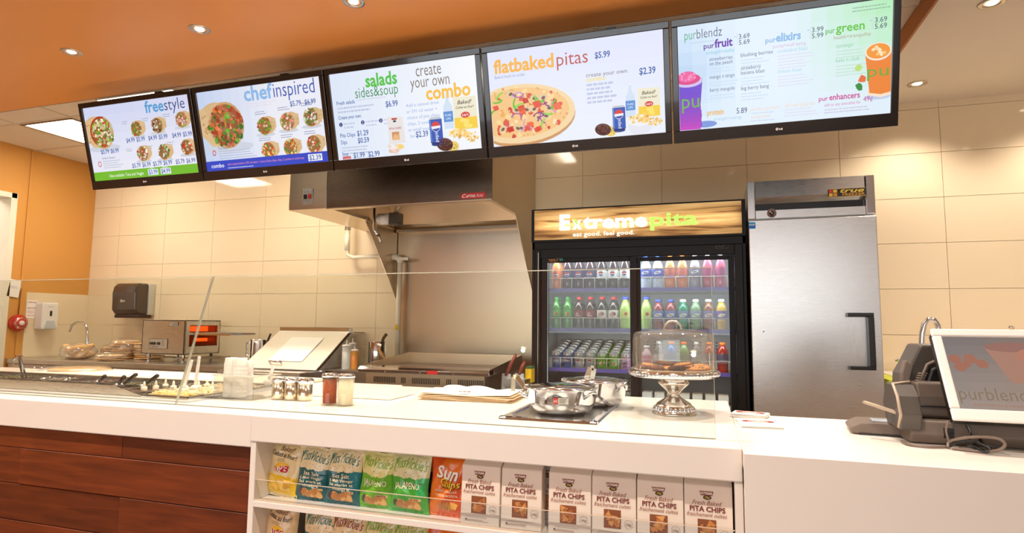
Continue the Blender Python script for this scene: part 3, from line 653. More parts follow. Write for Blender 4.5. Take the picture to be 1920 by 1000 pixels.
for k in range(12): u, v = pz(.85); P.ring(u, v, 3.2, 2.1, .3, rd.choice([(176, 90, 160), (214, 150, 200), (150, 60, 130)]), 9, 14, rot=rd.uniform(0, 180), a0=0, a1=rd.uniform(120, 240))
for k in range(11): u, v = pz(.85); P.ring(u, v, 4.2, 2.4, .34, rd.choice([(98, 190, 40), (70, 150, 30), (140, 210, 60)]), 10, 12, rot=rd.uniform(0, 180), a0=0, a1=110)
for k in range(12): u, v = pz(.85); s = rd.uniform(1.4, 2.6); P.poly([(u-s, v-s*.5), (u+s*.6, v-s*.8), (u+s, v+s*.5), (u-s*.5, v+s*.8)], rd.choice([(226, 74, 44), (238, 100, 60), (200, 50, 34)]), 11)
bottle_pic(P, 75, 24.5, 16); chipbag_pic(P, 79, 27, 10.5, 14.5); can(P, 69, 40.6, 12.5, 8); chips_pic(P, 79.5, 42, 6, 3.6); chips_pic(P, 87, 44, 4, 3, False); cookies_pic(P, 60.5, 45.6, 4.2)
put('lit_picture', P.mb, M_SCREEN, t)
# ---- screen 5
t, P = tv_shell(4, 'rightmost menu screen, smoothie menu with a purple cup and an orange cup')
def bg5(a, b):
    g = max(0, min(1, (a-.55)*2.4))*max(0, 1-b*1.1); l = max(0, 1-a*3)*max(0, 1-abs(b-.45)*1.6)
    return (226-44*l-46*g, 240-30*l-2*g, 252-10*l-66*g)
backdrop(P, bg5)
SCRIPT = dict(bold=.0)
P.text('pur', 8.6, 6.6, 6.4, (70, 170, 120), 'r', -.004, width=5.4); P.text('blendz', 8.9, 6.6, 6.4, (88, 96, 120), 'l', -.006, width=11.6); P.faux(5.5, 8.2, 12, 1, .4, 1, (190, 210, 225))
P.text('pur', 12, 11.8, 3.6, (90, 40, 150), 'l', .014); P.text('fruit', 17, 11.8, 5.4, (104, 36, 168), 'l', .03, width=8.2)
for u, v, a, b in ((28, 9.4, '3.69', '5.69'), (59.5, 10.6, '3.99', '5.99'), (85, 9.8, '3.69', '5.69')): P.text(a, u, v-.2, 3.1, (80, 90, 120), 'l', .004, width=4.8); P.text(b, u, v+2.5, 3.1, (80, 90, 120), 'l', .004, width=4.8); P.line(u-2, u-1, v-1.5, .3, (170, 190, 220)); P.rect(u-.8, v-3, u-.6, v+2.6, (200, 210, 225), 2)
P.text('pur', 39.7, 12.6, 3.4, (120, 170, 222), 'l', .006); P.text('elixirs', 44.3, 12.6, 5.2, (134, 184, 232), 'l', .03, width=10.6)
P.text('pur', 65.2, 11.8, 3.4, (80, 180, 50), 'l', .008, width=3.8); P.text('green', 69.4, 11.8, 5.4, (92, 196, 40), 'l', .014, width=11.6)
P.text('strength+vitality', 13, 14.6, 2.3, (130, 200, 225), 'l', width=13); P.text('purity+well being', 43, 15.4, 2.3, (218, 180, 214), 'l', width=14); P.text('health+tranquility', 68.6, 14.8, 2.3, (176, 160, 130), 'l', width=15)
for s, u, v in (('strawberries', 14.5, 17.8), ('on the peach', 14.5, 19.9), ('mango z tango', 14.5, 26.2), ('berry mangolo', 14.5, 32.3), ('blushing berries', 28.8, 17.6), ('strawberry', 28.8, 23.6), ('banana blast', 28.8, 25.8), ('big berry bang', 28.8, 33)): P.text(s, u, v, 2.5, (92, 100, 136), 'l', width=len(s)*.88)
for s, u, v, c in (('cocktabot blast', 45, 17.8, (176, 210, 232)), ('immune boost', 45, 27, (176, 214, 232)), ('spinango', 69.6, 18.6, (150, 206, 170)), ('kale n club', 69.6, 25, (150, 206, 170)), ('perfect protein', 33, 43.2, (240, 214, 200)), ('omega bowl', 33, 46.8, (240, 214, 200)), ('all hail plenty', 48, 43, (245, 214, 190))): P.text(s, u, v, 2.5, c, 'l', width=len(s)*.86)
for u, v, n_ in ((14.5, 21.4, 2), (14.5, 27.8, 2), (14.5, 34, 2), (28.8, 19, 3), (28.8, 27.4, 3), (28.8, 34.6, 3)): P.faux(u, v, 13, n_, .45, 1.4, (198, 220, 240))
for u, v, n_ in ((45, 19, 5), (45, 28.4, 4), (48, 44, 3)): P.faux(u, v, 16, n_, .45, 1.4, (222, 218, 240))
for u, v, n_ in ((69.6, 20, 3), (69.6, 26.6, 4)): P.faux(u, v, 13, n_, .45, 1.4, (196, 224, 206))
P.faux(33, 44.2, 12, 1, .45, 1.4, (205, 216, 236)); P.faux(33, 47.8, 12, 1, .45, 1.4, (205, 216, 236)); P.faux(76, 2, 15, 2, .5, 1.4, (150, 190, 160))
P.text('protein', 13, 43.4, 3.8, (238, 178, 70), 'l', .02, width=7.8); P.text('5.89', 26.6, 43.8, 3.8, (80, 90, 130), 'l', .004, width=4.8); P.text('strength+energy', 16, 46.2, 2.2, (170, 206, 235), 'l', width=13)
P.text('pur', 62.6, 41.6, 3, (206, 60, 150), 'l', .012, width=3.9); P.text('enhancers', 67, 41.6, 3.8, (206, 60, 150), 'l', .02, width=12.6); P.text('add to any smoothie for', 65, 44.3, 2, (216, 120, 180), 'l', width=15); P.text('49¢', 81, 43.6, 3.4, (196, 70, 150), 'l', width=3.8); P.faux(65, 45.6, 20, 2, .5, 1.3, (206, 200, 226))
# purple cup
P.ell(12.5, 47.5, 5, 1.6, (120, 150, 220), 1); P.poly([(.1, 26), (11.2, 25.2), (9.8, 40), (10.6, 48.6), (.1, 49.7)], (128, 60, 206), 3)
for j in range(12):
    v0, v1 = 27+j*1.9, 28.9+j*1.9; q = j/11; P.rect(.1, v0, 10.2+.3*math.sin(j), min(v1, 49.6), (int(106+90*q*q), int(60-6*q), int(208-16*q)), 4)
P.ell(4.6, 26.2, 6.7, 2.9, (206, 190, 236), 5); P.ell(4.4, 25.2, 5.8, 2.6, (222, 50, 130), 6); P.ell(4, 24, 4.4, 2.6, (236, 90, 160), 7)
for k in range(20): P.blob(4+random.uniform(-3.5, 3.5), 24+random.uniform(-1.8, 1.6), .5, (250, 150, 196), 8, 5)
P.text('pu', 1.2, 39, 10, (110, 180, 60), 'l', .0, width=8.2, layer=9)
# orange cup
P.poly([(81.4, 22.5), (91.9, 22), (91.9, 40.2), (88, 41), (83.4, 40)], (238, 132, 46), 3); P.poly([(91.9, 22), (91.9, 41.6), (88, 42.4), (83, 41), (82.6, 39), (91.9, 39)], (250, 226, 200), 2)
P.ell(86.6, 22.2, 5.3, 3.9, (250, 232, 214), 4); P.ell(86.6, 22, 4.7, 3.3, (244, 152, 50), 5)
for k in range(10): P.blob(86.6+random.uniform(-3, 3), 22+random.uniform(-1.8, 1.8), .9, random.choice([(252, 196, 110), (252, 230, 196)]), 6, 5)
P.text('pu', 82.3, 33, 7.4, (110, 170, 60), 'l', .0, width=8.6, layer=9); P.blob(80.5, 33.4, 2, (232, 110, 50), 4); P.blob(79.4, 36.8, 1.8, (40, 140, 50), 4); P.blob(78.6, 28.6, 1.6, (190, 224, 120), 4); P.ell(87, 42, 5, 1.2, (190, 206, 240), 1)
put('lit_picture', P.mb, M_SCREEN, t)

# ================================================================== exhaust hood
hx0, hx1, hxl, hy, hz = -2.515, -1.284, -2.832, 3.55, 2.036
h = thing('exhaust_hood', 'large stainless exhaust hood above the griddle, open underneath', 'exhaust hood', (0, 0, hz))
def hb(a, b): return ((a[0], a[1], a[2]-hz), (b[0], b[1], b[2]-hz))
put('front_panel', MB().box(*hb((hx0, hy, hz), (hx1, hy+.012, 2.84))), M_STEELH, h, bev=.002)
put('side_panel', MB().box(*hb((hx0, hy+.012, hz), (hx0+.012, YW-.01, 2.84))), M_STEELW, h)
put('side_panel', MB().box(*hb((hx1-.012, hy+.012, hz), (hx1, YW-.01, 2.84))), M_STEELW, h)
put('inner_back', MB().prism([(4.59, -.02), (4.56, -.02), (4.50, .03), (4.20, .50), (4.23, .52), (4.59, .08)], hx0+.012, hx1-.012), M_STEELW, h)
put('inner_top', MB().box(*hb((hx0+.012, hy+.012, 2.55), (hx1-.012, 4.25, 2.562))), M_STEELW, h)
put('bottom_rim', MB().box(*hb((hx0, hy-.004, hz-.006), (hx1, hy+.05, hz))).box(*hb((hx0, hy+.05, hz-.006), (hx0+.03, YW-.01, hz))).box(*hb((hx1-.03, hy+.05, hz-.006), (hx1, YW-.01, hz))), M_STEELW, h)
put('rear_ledge', MB().box(*hb((hx0+.02, 4.52, hz-.03), (hx1-.02, 4.59, hz-.005))), M_STEELW, h)
put('control_cabinet', MB().box(*hb((hxl, hy, hz), (hx0-.002, YW-.01, 2.84))), M_STEELW, h, bev=.003)
fl = put('filter_slats', MB(), M_STEELD, h) if 0 else None
t = h
c0 = aY(578, 369, hy)
put('switch_plate', MB().box((c0.x-.042, hy-.008, c0.z-hz-.055), (c0.x+.042, hy, c0.z-hz+.055)), M_STEEL, t, bev=.002)
put('rocker_switch', MB().box((c0.x-.028, hy-.018, c0.z-hz-.018), (c0.x-.008, hy-.008, c0.z-hz+.014)), M_BLACK, t, bev=.002, label='black rocker switch')
put('rocker_switch', MB().box((c0.x+.010, hy-.018, c0.z-hz-.016), (c0.x+.028, hy-.008, c0.z-hz+.016)), M_RED, t, bev=.002, label='red rocker switch')
for dx in (-.018, .018):
    for dz in (-.042, .042): put('screw', MB().lathe([(.004, 0), (.003, .002)], 8), M_CHROME, t, loc=(c0.x+dx, hy-.008, c0.z-hz+dz), rot=(R_(90), 0, 0))
c0 = aY(887, 367, hy)
P = Paint(lambda u, v, l: (c0.x+u, hy-.0005-.0003*l, c0.z-hz-v), .01)
P.rect(-8.4, -1.8, 8.4, 1.8, (196, 30, 30), 1); P.text('C', -7.6, 1.1, 3.4, (235, 235, 235), 'l', .02, .3, layer=2); P.text('APTIVE', -5.2, 1.1, 2.5, (235, 235, 235), 'l', .02, .3, layer=2, width=6.8); P.text('A', 1.7, 1.1, 3.2, (205, 200, 200), 'l', .0, .3, layer=2); P.text('IRE', 4, 1.1, 2.5, (205, 200, 200), 'l', .0, .3, layer=2, width=3.4)
put('maker_badge', P.mb, M_PRINT, h)
# skirts: triangular end panels down to the wall
for x in (hx0, hx1-.006): put('end_skirt', MB().prism([(4.05, -.004), (4.588, -.004), (4.588, 1.43-hz)], x, x+.006), M_STEELW, h)
for x, y in ((-2.503, 4.05), (-2.503, 4.25), (-2.503, 4.45)): put('bolt', MB().ball((0, 0, 0), .009, 8, 5), M_CHROME, h, loc=(x, y, .012))
# lamp body and nozzle inside the hood
jb = thing('hood_sensor', 'grey boxed sensor with a round white cap under the left of the hood', 'sensor', aY(735, 411, 4.15))
put('sensor_box', MB().box((-.01, -.04, -.05), (.075, .05, .045)), M_DGREY, jb, bev=.006)
put('sensor_cap', MB().tube([(-.11, -.01, 0), (-.01, -.01, 0)], .045, 16), M_WPLAST, jb)
put('cap_end', MB().tube([(-.13, -.01, 0), (-.11, -.01, 0)], .030, 16), M_BLACK, jb)
put('conduit', MB().tube([(.02, 0, .04), (.06, .02, .12), (.06, .02, .62)], .012, 8), M_CREAMP, jb)
p0, p1, p2, p3 = aY(702, 370, 3.75), aY(702, 432, 3.75), aY(709, 441, 3.75), aY(715, 455, 3.75)
nz = thing('fire_nozzle', 'thin chrome nozzle pipe hanging bent below the hood front', 'nozzle', p1)
put('pipe', MB().tube([p0-p1+Vector((0, 0, .2)), Vector((0, 0, 0)), p2-p1], .011, 10), M_CHROME, nz)
put('nozzle_tip', MB().tube([p2-p1, (p2-p1)*.6+(p3-p1)*.4, p3-p1], [.016, .013, .008], 10), M_SATIN, nz)
# stainless wall sheet behind the griddle
bs = thing('steel_wall_sheet', 'tall stainless wall sheet behind the griddle', 'wall panel', (0, 4.585, .88))
put('sheet', MB().box((hx0+.02, -.006, 0), (hx1-.004, .004, 1.135)), M_STEELW, bs)
put('sheet_corner', MB().box((hx0+.012, -.012, 0), (hx0+.02, .004, 1.135)), M_STEELW, bs)
# gas pipe with a tee handle
gp = thing('gas_pipe', 'cream gas pipe with an elbow and a yellow band beside the steel wall sheet', 'pipe', (0, 0, 0))
yv = 4.50
zt = aY(750, 486, yv).z
put('riser', MB().tube([(aY(745, 665, yv).x, yv, .90), (aY(750, 486, yv).x, yv, zt)], .0225, 12), M_CREAMP, gp)
put('elbow', MB().tube([(aY(750, 490, yv).x, yv, zt-.03), (aY(750, 486, yv).x, yv, zt), (aY(742, 480, yv).x, yv, zt+.018), (aY(735, 480, yv).x, yv, zt+.018)], .028, 12), M_CREAMP, gp)
q = [aY(735, 480, yv), aY(662, 483, yv), aY(652, 478, yv), aY(651, 462, yv), aY(653, 440, yv), aY(653, 405, yv)]
put('branch', MB().tube(q, .017, 12), M_CREAMP, gp)
put('coupling', MB().tube([aY(651, 470, yv), aY(652, 440, yv)], .024, 12), M_CREAMP, gp)
put('coupling', MB().tube([aY(652, 432, yv), aY(653, 420, yv)], .026, 12), M_SATIN, gp)
hq = aY(752, 486, yv-.04); put('valve_handle', MB().box((hq.x-.01, yv-.05, hq.z-.012), (hq.x+.07, yv-.036, hq.z+.014)), M_CREAMP, gp, bev=.003)
bq = aY(746, 614, yv); put('yellow_band', MB().tube([(bq.x, yv, bq.z-.022), (bq.x, yv, bq.z+.022)], .0235, 12), M_YELLOW, gp)

# ================================================================== griddle
gx0, gx1, gy0, gy1 = -2.185, -1.27, 3.50, 4.20
g = thing('griddle', 'wide stainless countertop griddle with high splash sides under the hood', 'griddle', (0, 0, .80))
def gb(a, b): return ((a[0], a[1], a[2]-.80), (b[0], b[1], b[2]-.80))
put('front_rail', MB().prism([(gy0, .115), (gy0-.012, .135), (gy0+.01, .152), (gy0+.09, .158), (gy0+.09, .115)], gx0, gx1), M_CHROME, g, bev=.004)
put('body', MB().box(*gb((gx0+.04, gy0+.03, .82), (gx1-.04, gy1, .915))), M_STEELW, g)
put('cooking_plate', MB().box(*gb((gx0+.01, gy0+.09, .915), (gx1-.01, gy1-.01, .935))), steel('griddle plate', (.55, .5, .44), .35), g)
zb = 1.012-.80
for x in (gx0, gx1-.006): put('splash_side', MB().prism([(gy0+.01, .12), (gy1, .12), (gy1, zb), (gy1-.04, zb), (gy0+.01, .155)], x, x+.006), M_STEELW, g)
put('splash_back', MB().box((gx0, gy1-.006, .12), (gx1, gy1, zb)).box((gx0, gy1-.02, zb-.008), (gx1, gy1, zb+.002)), M_STEELW, g)
k = 0
for xa in [gx0+.10+i*.0125 for i in range(13)]+[gx0+.30+i*.0125 for i in range(3)]+[gx0+.38+i*.0125 for i in range(16)]+[gx0+.62+i*.0125 for i in range(3)]+[gx0+.70+i*.0125 for i in range(14)]:
    put('vent_slot', MB().box((xa, gy0+.0275, .050), (xa+.006, gy0+.031, .088)), M_BLACK, g)
rl = aY(811, 706, gy0-.005); put('red_label', MB().box((rl.x-.035, gy0-.0125, .118), (rl.x+.035, gy0-.002, .140)), M_RED, g)
for x in (gx0+.2, gx0+.45, gx0+.68): put('screw', MB().ball((0, 0, 0), .006, 8, 5), M_CHROME, g, loc=(x, gy0-.004, .125))
st = thing('griddle_stand', 'stainless stand carrying the griddle, mostly hidden by the counter', 'stand', (0, 0, 0))
put('table_top', MB().box((gx0-.03, gy0+.02, .76), (gx1+.06, 4.56, .82)), M_STEELD, st)
for x in (gx0+.02, gx1):
    for y in (gy0+.08, 4.5): put('leg', MB().tube([(x, y, 0), (x, y, .76)], .02, 10), M_STEEL, st)
# tool rack right of the griddle
rk = thing('tool_rack', 'small stainless box rack at the right side of the griddle', 'rack', aY(966, 725, 3.62))
put('rack_box', MB().box((-.062, -.02, -.10), (.062, .10, .0)), M_STEEL, rk, bev=.003)
put('rack_lip', MB().box((-.07, -.03, .0), (.07, -.02, .045)).box((-.07, -.02, .036), (.07, .11, .045)), M_STEEL, rk)
for k, (a, b, lab) in enumerate((((948, 705), (968, 664), 'spatula with a dark red handle standing taller beside the griddle side'), ((973, 703), (984, 678), 'spatula with a short red handle between griddle and drinks cooler'))):
    A, B_ = aY(*a, 3.68), aY(*b, 3.70)
    t = thing('spatula', lab, 'spatula', A, group='spatulas in the rack')
    put('blade', MB().obox((0, 0, -.13), (B_-A)*.1, .06, .004), M_STEEL, t)
    put('handle', MB().tube([(0, 0, 0), (B_-A)*.5+Vector((0, 0, .003)), B_-A], [.010, .013, .009], 8), mat('dark red wood handle', (120, 44, 28), .45), t)
sp = thing('sponge_block', 'yellow block wedged between the griddle rack and the drinks cooler', 'sponge', aY(992, 706, 3.75))
put('foam', MB().box((-.018, -.03, -.04), (.024, .05, .05)), mat('yellow foam', (228, 186, 20), .9, bump=.4), sp, bev=.004)
put('scour_pad', MB().box((-.018, -.03, .05), (.024, .05, .062)), mat('green scour pad', (60, 100, 50), .95, bump=.5), sp)

# ================================================================== back counter
bx1 = -3.42; BZ = .880
bc = thing('back_counter', 'stainless worktop on pale cabinets along the left back wall', 'counter', (0, 0, 0))
put('worktop', MB().box((XL+.013, 3.86, BZ-.042), (bx1, YW-.012, BZ)), M_STEEL, bc, bev=.003)
put('backsplash', MB().box((XL+.012, YW-.022, BZ), (bx1, YW-.010, BZ+.012)), M_STEEL, bc)
put('carcass', MB().box((XL+.013, 3.90, .1), (bx1-.01, YW-.02, BZ-.042)), M_CAB, bc)
put('kick_board', MB().box((XL+.013, 3.95, 0), (bx1-.02, 3.97, .1)), M_BLACK, bc)
seams = [XL+.014]+[aY(px, 690, 3.88).x for px in (77, 143, 213, 286, 352, 425)]+[bx1-.02]
for k, (a, b) in enumerate(zip(seams[:-1], seams[1:])):
    d = put('door', MB().box((a+.002, 3.878, .12), (b-.002, 3.897, BZ-.046)), M_CAB, bc, bev=.002)
    kx = (b-.045) if k % 2 == 0 else (a+.045)
    if k == 2: kx = b-.045
    if k == 3: kx = a+.045
    kz = aY(208, 697, 3.87).z
    put('knob', MB().lathe([(.006, 0), (.006, .014), (.014, .020), (.013, .028), (.004, .031)], 14), M_CHROME, d, loc=(kx, 3.878, kz), rot=(R_(90), 0, 0))

# conveyor toaster
tx0, tx1, ty0, ty1, tz0, tz1 = -4.712, -4.232, 4.05, 4.44, .948, 1.245
tt = thing('conveyor_toaster', 'boxy stainless conveyor toaster with a glowing open right end', 'toaster', (0, 0, BZ))
def tb(a, b): return ((a[0], a[1], a[2]-BZ), (b[0], b[1], b[2]-BZ))
m = MB(); m.box(*tb((tx0, ty0, tz0), (tx1, ty0+.01, tz1))).box(*tb((tx0, ty1-.01, tz0), (tx1, ty1, tz1))).box(*tb((tx0, ty0, tz1-.01), (tx1, ty1, tz1))).box(*tb((tx0, ty0, tz0), (tx1, ty1, tz0+.01))).box(*tb((tx0, ty0, tz0), (tx0+.01, ty1, tz1)))
put('housing', m, M_STEEL, tt, bev=.002)
oy0, oy1 = ty0+.045, ty1-.03
put('end_frame', MB().box(*tb((tx1-.012, ty0, tz0), (tx1, oy0, tz1))).box(*tb((tx1-.012, oy1, tz0), (tx1, ty1, tz1))).box(*tb((tx1-.012, oy0, tz1-.045), (tx1, oy1, tz1))).box(*tb((tx1-.012, oy0, tz0), (tx1, oy1, tz0+.07))).box(*tb((tx1-.012, oy0, 1.118), (tx1, oy1, 1.138))), M_STEELV, tt)
put('heater_glow', MB().box(*tb((tx1-.12, oy1-.20, 1.145), (tx1-.10, oy1-.012, 1.192))).box(*tb((tx1-.12, oy1-.14, 1.055), (tx1-.10, oy1-.012, 1.085))), mat('orange heater element', (255, 90, 20), .5, emit=1.0), tt)
put('oven_chamber', MB().box(*tb((tx1-.32, oy0, 1.02), (tx1-.31, oy1, 1.20))).box(*tb((tx1-.31, oy1-.004, 1.02), (tx1-.02, oy1, 1.20))), mat('oven interior heater glow tint', (150, 70, 40), .35, .6, emit=.06, ecol=(255, 70, 20)), tt)  # faint emission in the chamber walls stands in for heater light
put('conveyor_belt', MB().box(*tb((tx1-.30, oy0+.01, 1.118), (tx1+.43, oy1-.01, 1.124))).obox((tx1+.02, oy0+.01, 1.130-BZ), (tx1+.43, oy0+.01, 1.128-BZ), .012, .014).obox((tx1+.02, oy1-.01, 1.130-BZ), (tx1+.43, oy1-.01, 1.128-BZ), .012, .014), M_CHROME, tt)
cp = aY(296, 645, ty0)
P = Paint(lambda u, v, l: (cp.x+u, ty0-.003-.0003*l, cp.z-BZ-v), .01)
P.rect(-9.5, -4.4, 11, 4.4, (96, 86, 76), 0); P.rect(-9, -4, 10.5, 4, (196, 186, 172), 1); P.faux(-6, 2.2, 9, 2, .3, .7, (110, 100, 92)); P.faux(4.6, -2.6, 4, 6, .3, .8, (120, 110, 100)); P.text('APW', 5, -2.4, 1, (70, 60, 50), 'l', layer=3)
put('control_panel', P.mb, M_PRINT, tt)
for dx in (-.06, -.033, .018): put('control_knob', MB().lathe([(.013, 0), (.011, .016)], 12), M_BLACK, tt, loc=(cp.x+dx, ty0-.004, cp.z-BZ+.004), rot=(R_(90), 0, 0))
lp = aY(326, 608, ty0); P = Paint(lambda u, v, l: (lp.x+u, ty0-.003-.0003*l, lp.z-BZ-v), .01); P.rect(-5, -2, 5, 2, (90, 80, 72), 0); P.rect(-4.7, -1.7, 4.7, 1.7, (186, 176, 160), 1); P.text('ATT', -1, 1, 2.4, (60, 52, 46), 'l', .02, .4, layer=2)
put('name_plate', P.mb, M_PRINT, tt)
for x in (tx0+.05, tx1-.05):
    for y in (ty0+.04, ty1-.04): put('leg', MB().lathe([(.016, 0), (.013, .01), (.015, .068)], 12), M_CHROME, tt, loc=(x, y, 0))
put('crumb_tray', MB().box(*tb((tx1-.02, ty0+.03, .915), (tx1+.16, ty1-.03, .925))), M_STEELD, tt)

# stock pot with a ladle, behind the conveyor tray
pp = aY(487, 662, 4.30); pp.z = BZ
pt = thing('stock_pot', 'tall stainless pot behind the slanted steel lid', 'pot', pp)
put('pot_body', MB().lathe([(.075, 0), (.078, .01), (.078, .195), (.083, .20), (.083, .206), (.074, .204), (.073, .02)], 28, cap1=True), M_CHROME, pt)
put('pot_handle', MB().tube([(-.08, -.02, .17), (-.12, -.02, .175), (-.12, -.02, .06), (-.08, -.02, .06)], .008, 8), M_CHROME, pt)
ld = thing('pot_ladle', 'steel ladle with a black grip leaning out of the tall pot', 'ladle', pp+Vector((.02, 0, .05)))
put('stem', MB().tube([(0, 0, 0), (.055, 0, .14)], .005, 8), M_STEEL, ld); put('grip', MB().tube([(.055, 0, .14), (.085, 0, .205)], .009, 8), M_BLACK, ld); put('bowl', MB().ball((-.005, 0, -.005), .03, 12, 6), M_STEEL, ld)

# refrigerated prep table with a slanted lid
fx0, fx1, fy0 = -3.40, -2.69, 3.56
pf = thing('prep_table', 'stainless prep table with a big slanted lid right of the toaster', 'prep table', (0, 0, 0))
put('cabinet', MB().box((fx0+.02, fy0+.06, .10), (fx1-.02, 4.45, .826)), M_STEELD, pf)
put('cutting_ledge', MB().box((fx0, fy0, .826), (fx1, 4.10, .885)), M_CHROME, pf, bev=.006)
put('cold_top', MB().prism([(3.76, .885), (4.42, .885), (4.42, 1.15), (4.18, 1.15), (3.80, .90)], fx0+.04, fx1), M_STEEL, pf)
put('lid', MB().prism([(3.745, .888), (4.165, 1.165), (4.165, 1.172), (3.74, .897)], fx0+.05, fx1+.004), mat('bright satin lid', (232, 224, 210), .38, .45, noise=.02), pf, bev=.002)
put('hinge_rail', MB().box((fx0+.05, 4.155, 1.150), (fx1+.006, 4.20, 1.196)), M_CHROME, pf, bev=.003)
l0 = Vector((0, 3.742, .897)); dl = (Vector((0, 4.165, 1.172))-l0); nl = Vector((0, -dl.z, dl.y)).normalized()
def lid(x, s, k=.004): return Vector((x, 0, 0))+l0+dl*s+nl*k
hx_ = -3.06
for x in (hx_-.05, hx_+.05): put('lid_handle_post', MB().tube([lid(x, .08), lid(x, .08, .03)], .007, 8), M_CHROME, pf)
put('lid_handle', MB().tube([lid(hx_-.055, .08, .03), lid(hx_+.055, .08, .03)], .008, 8), M_CHROME, pf)
for x in (fx0+.08, fx1-.08):
    for y in (fy0+.12, 4.38): put('caster', MB().tube([(x-.015, y, .05), (x+.015, y, .05)], .05, 14), M_BLACK, pf)
ns = thing('lid_notice', 'white paper notice lying on the slanted prep table lid', 'notice', (0, 0, 0))
P = Paint(lambda u, v, l: tuple(lid(-3.16+u, .78-v, .006+.0003*l)), 1)
P.rect(0, 0, .30, .62, (244, 240, 232), 0)
for k in range(7): P.faux(.04, .06+k*.07, .2, 1, .012, .03, (170, 150, 140), layer=1)
put('paper', P.mb, M_PRINT, ns)
# squeeze bottles right of the prep table
def squeeze(loc, h, r, body, liquid, frac, label):
    t = thing('squeeze_bottle', label, 'squeeze bottle', loc, group='squeeze bottles')
    put('bottle_body', MB().lathe([(r*.95, 0), (r, .006), (r, h*.8), (r*.9, h*.84)], 20), body, t)
    put('sauce', MB().lathe([(r*.9, .006), (r*.9, h*.8*frac)], 20), liquid, t) if liquid else None
    put('cap', MB().lathe([(r*1.02, h*.82), (r*1.02, h*.88), (r*.5, h*.9)], 20), M_WPLAST, t)
    put('nozzle', MB().lathe([(r*.28, h*.9), (r*.12, h*1.04), (r*.08, h*1.06)], 10), M_WPLAST, t)
M_SQ = clear('cloudy squeeze plastic', (.9, .9, .88), haze=.45, hazecol=(.86, .86, .84))
def atz(px, py, Y, z): q = aY(px, py, Y); q.z = z; return q
sbz = aY(655, 692, 3.98).z
sh = thing('bottle_stand', 'low steel ledge between prep table and griddle holding squeeze bottles', 'ledge', (0, 0, 0))
put('ledge_plate', MB().box((-2.672, 3.86, sbz-.012), (-2.235, 4.56, sbz)), M_STEEL, sh); put('ledge_body', MB().box((-2.66, 3.90, 0.0), (-2.26, 4.54, sbz-.012)), M_STEELD, sh)
squeeze(atz(649, 690, 3.94, sbz), .205, .034, M_SQ, mat('clear grey dressing', (206, 206, 196), .3), .8, 'tall squeeze bottle of clear grey dressing right of the steel lid')
squeeze(atz(664, 690, 3.97, sbz), .165, .029, clear('orange squeeze plastic', (.95, .7, .3), haze=.5, hazecol=(.9, .45, .1)), mat('orange hot sauce', (206, 84, 34), .35), .8, 'squeeze bottle of orange sauce beside the clear one')
squeeze(atz(660, 690, 4.09, sbz), .215, .030, M_SQ, None, 1, 'empty cloudy squeeze bottle behind the orange one')
kb = thing('knife_panel', 'tall narrow grey panel on the wall behind the squeeze bottles', 'panel', aY(672, 657, 4.565))
put('panel_sheet', MB().box((-.055, .0, -.13), (.045, .02, .155)), M_GREYB, kb, bev=.002)
# utensil tin
uq = atz(707, 672, 4.18, sbz)
ut = thing('utensil_tin', 'round steel utensil tin behind the griddle left corner', 'utensil holder', uq)
put('tin_body', MB().lathe([(.066, 0), (.068, .005), (.068, .20), (.066, .203), (.063, .20), (.062, .01)], 28), M_CHROME, ut)
wk = thing('tin_whisk', 'dark bent metal handle sticking up from the utensil tin', 'utensil', uq+Vector((.03, 0, .1)), group='utensils in the tin')
put('handle', MB().tube([(0, -.01, 0), (.012, -.01, .09), (.03, -.01, .135), (.052, -.01, .16)], [.011, .011, .012, .014], 8), mat('worn dark metal handle', (92, 74, 48), .4, .5), wk)
ws = thing('wooden_spoon', 'wooden spoon leaning in front of the utensil tin', 'spoon', aY(722, 668, 4.08), group='utensils in the tin')
A = aY(709, 652, 4.08)-aY(722, 668, 4.08)
put('spoon_stick', MB().tube([(.0, 0, -.02), (A.x*1.0, 0, A.z*1.0), ], [.012, .009], 8), M_WOODT, ws); put('spoon_bowl', MB().ball((.02, 0, -.04), .028, 12, 8, sy=.35, sz=1.3), M_WOODT, ws)

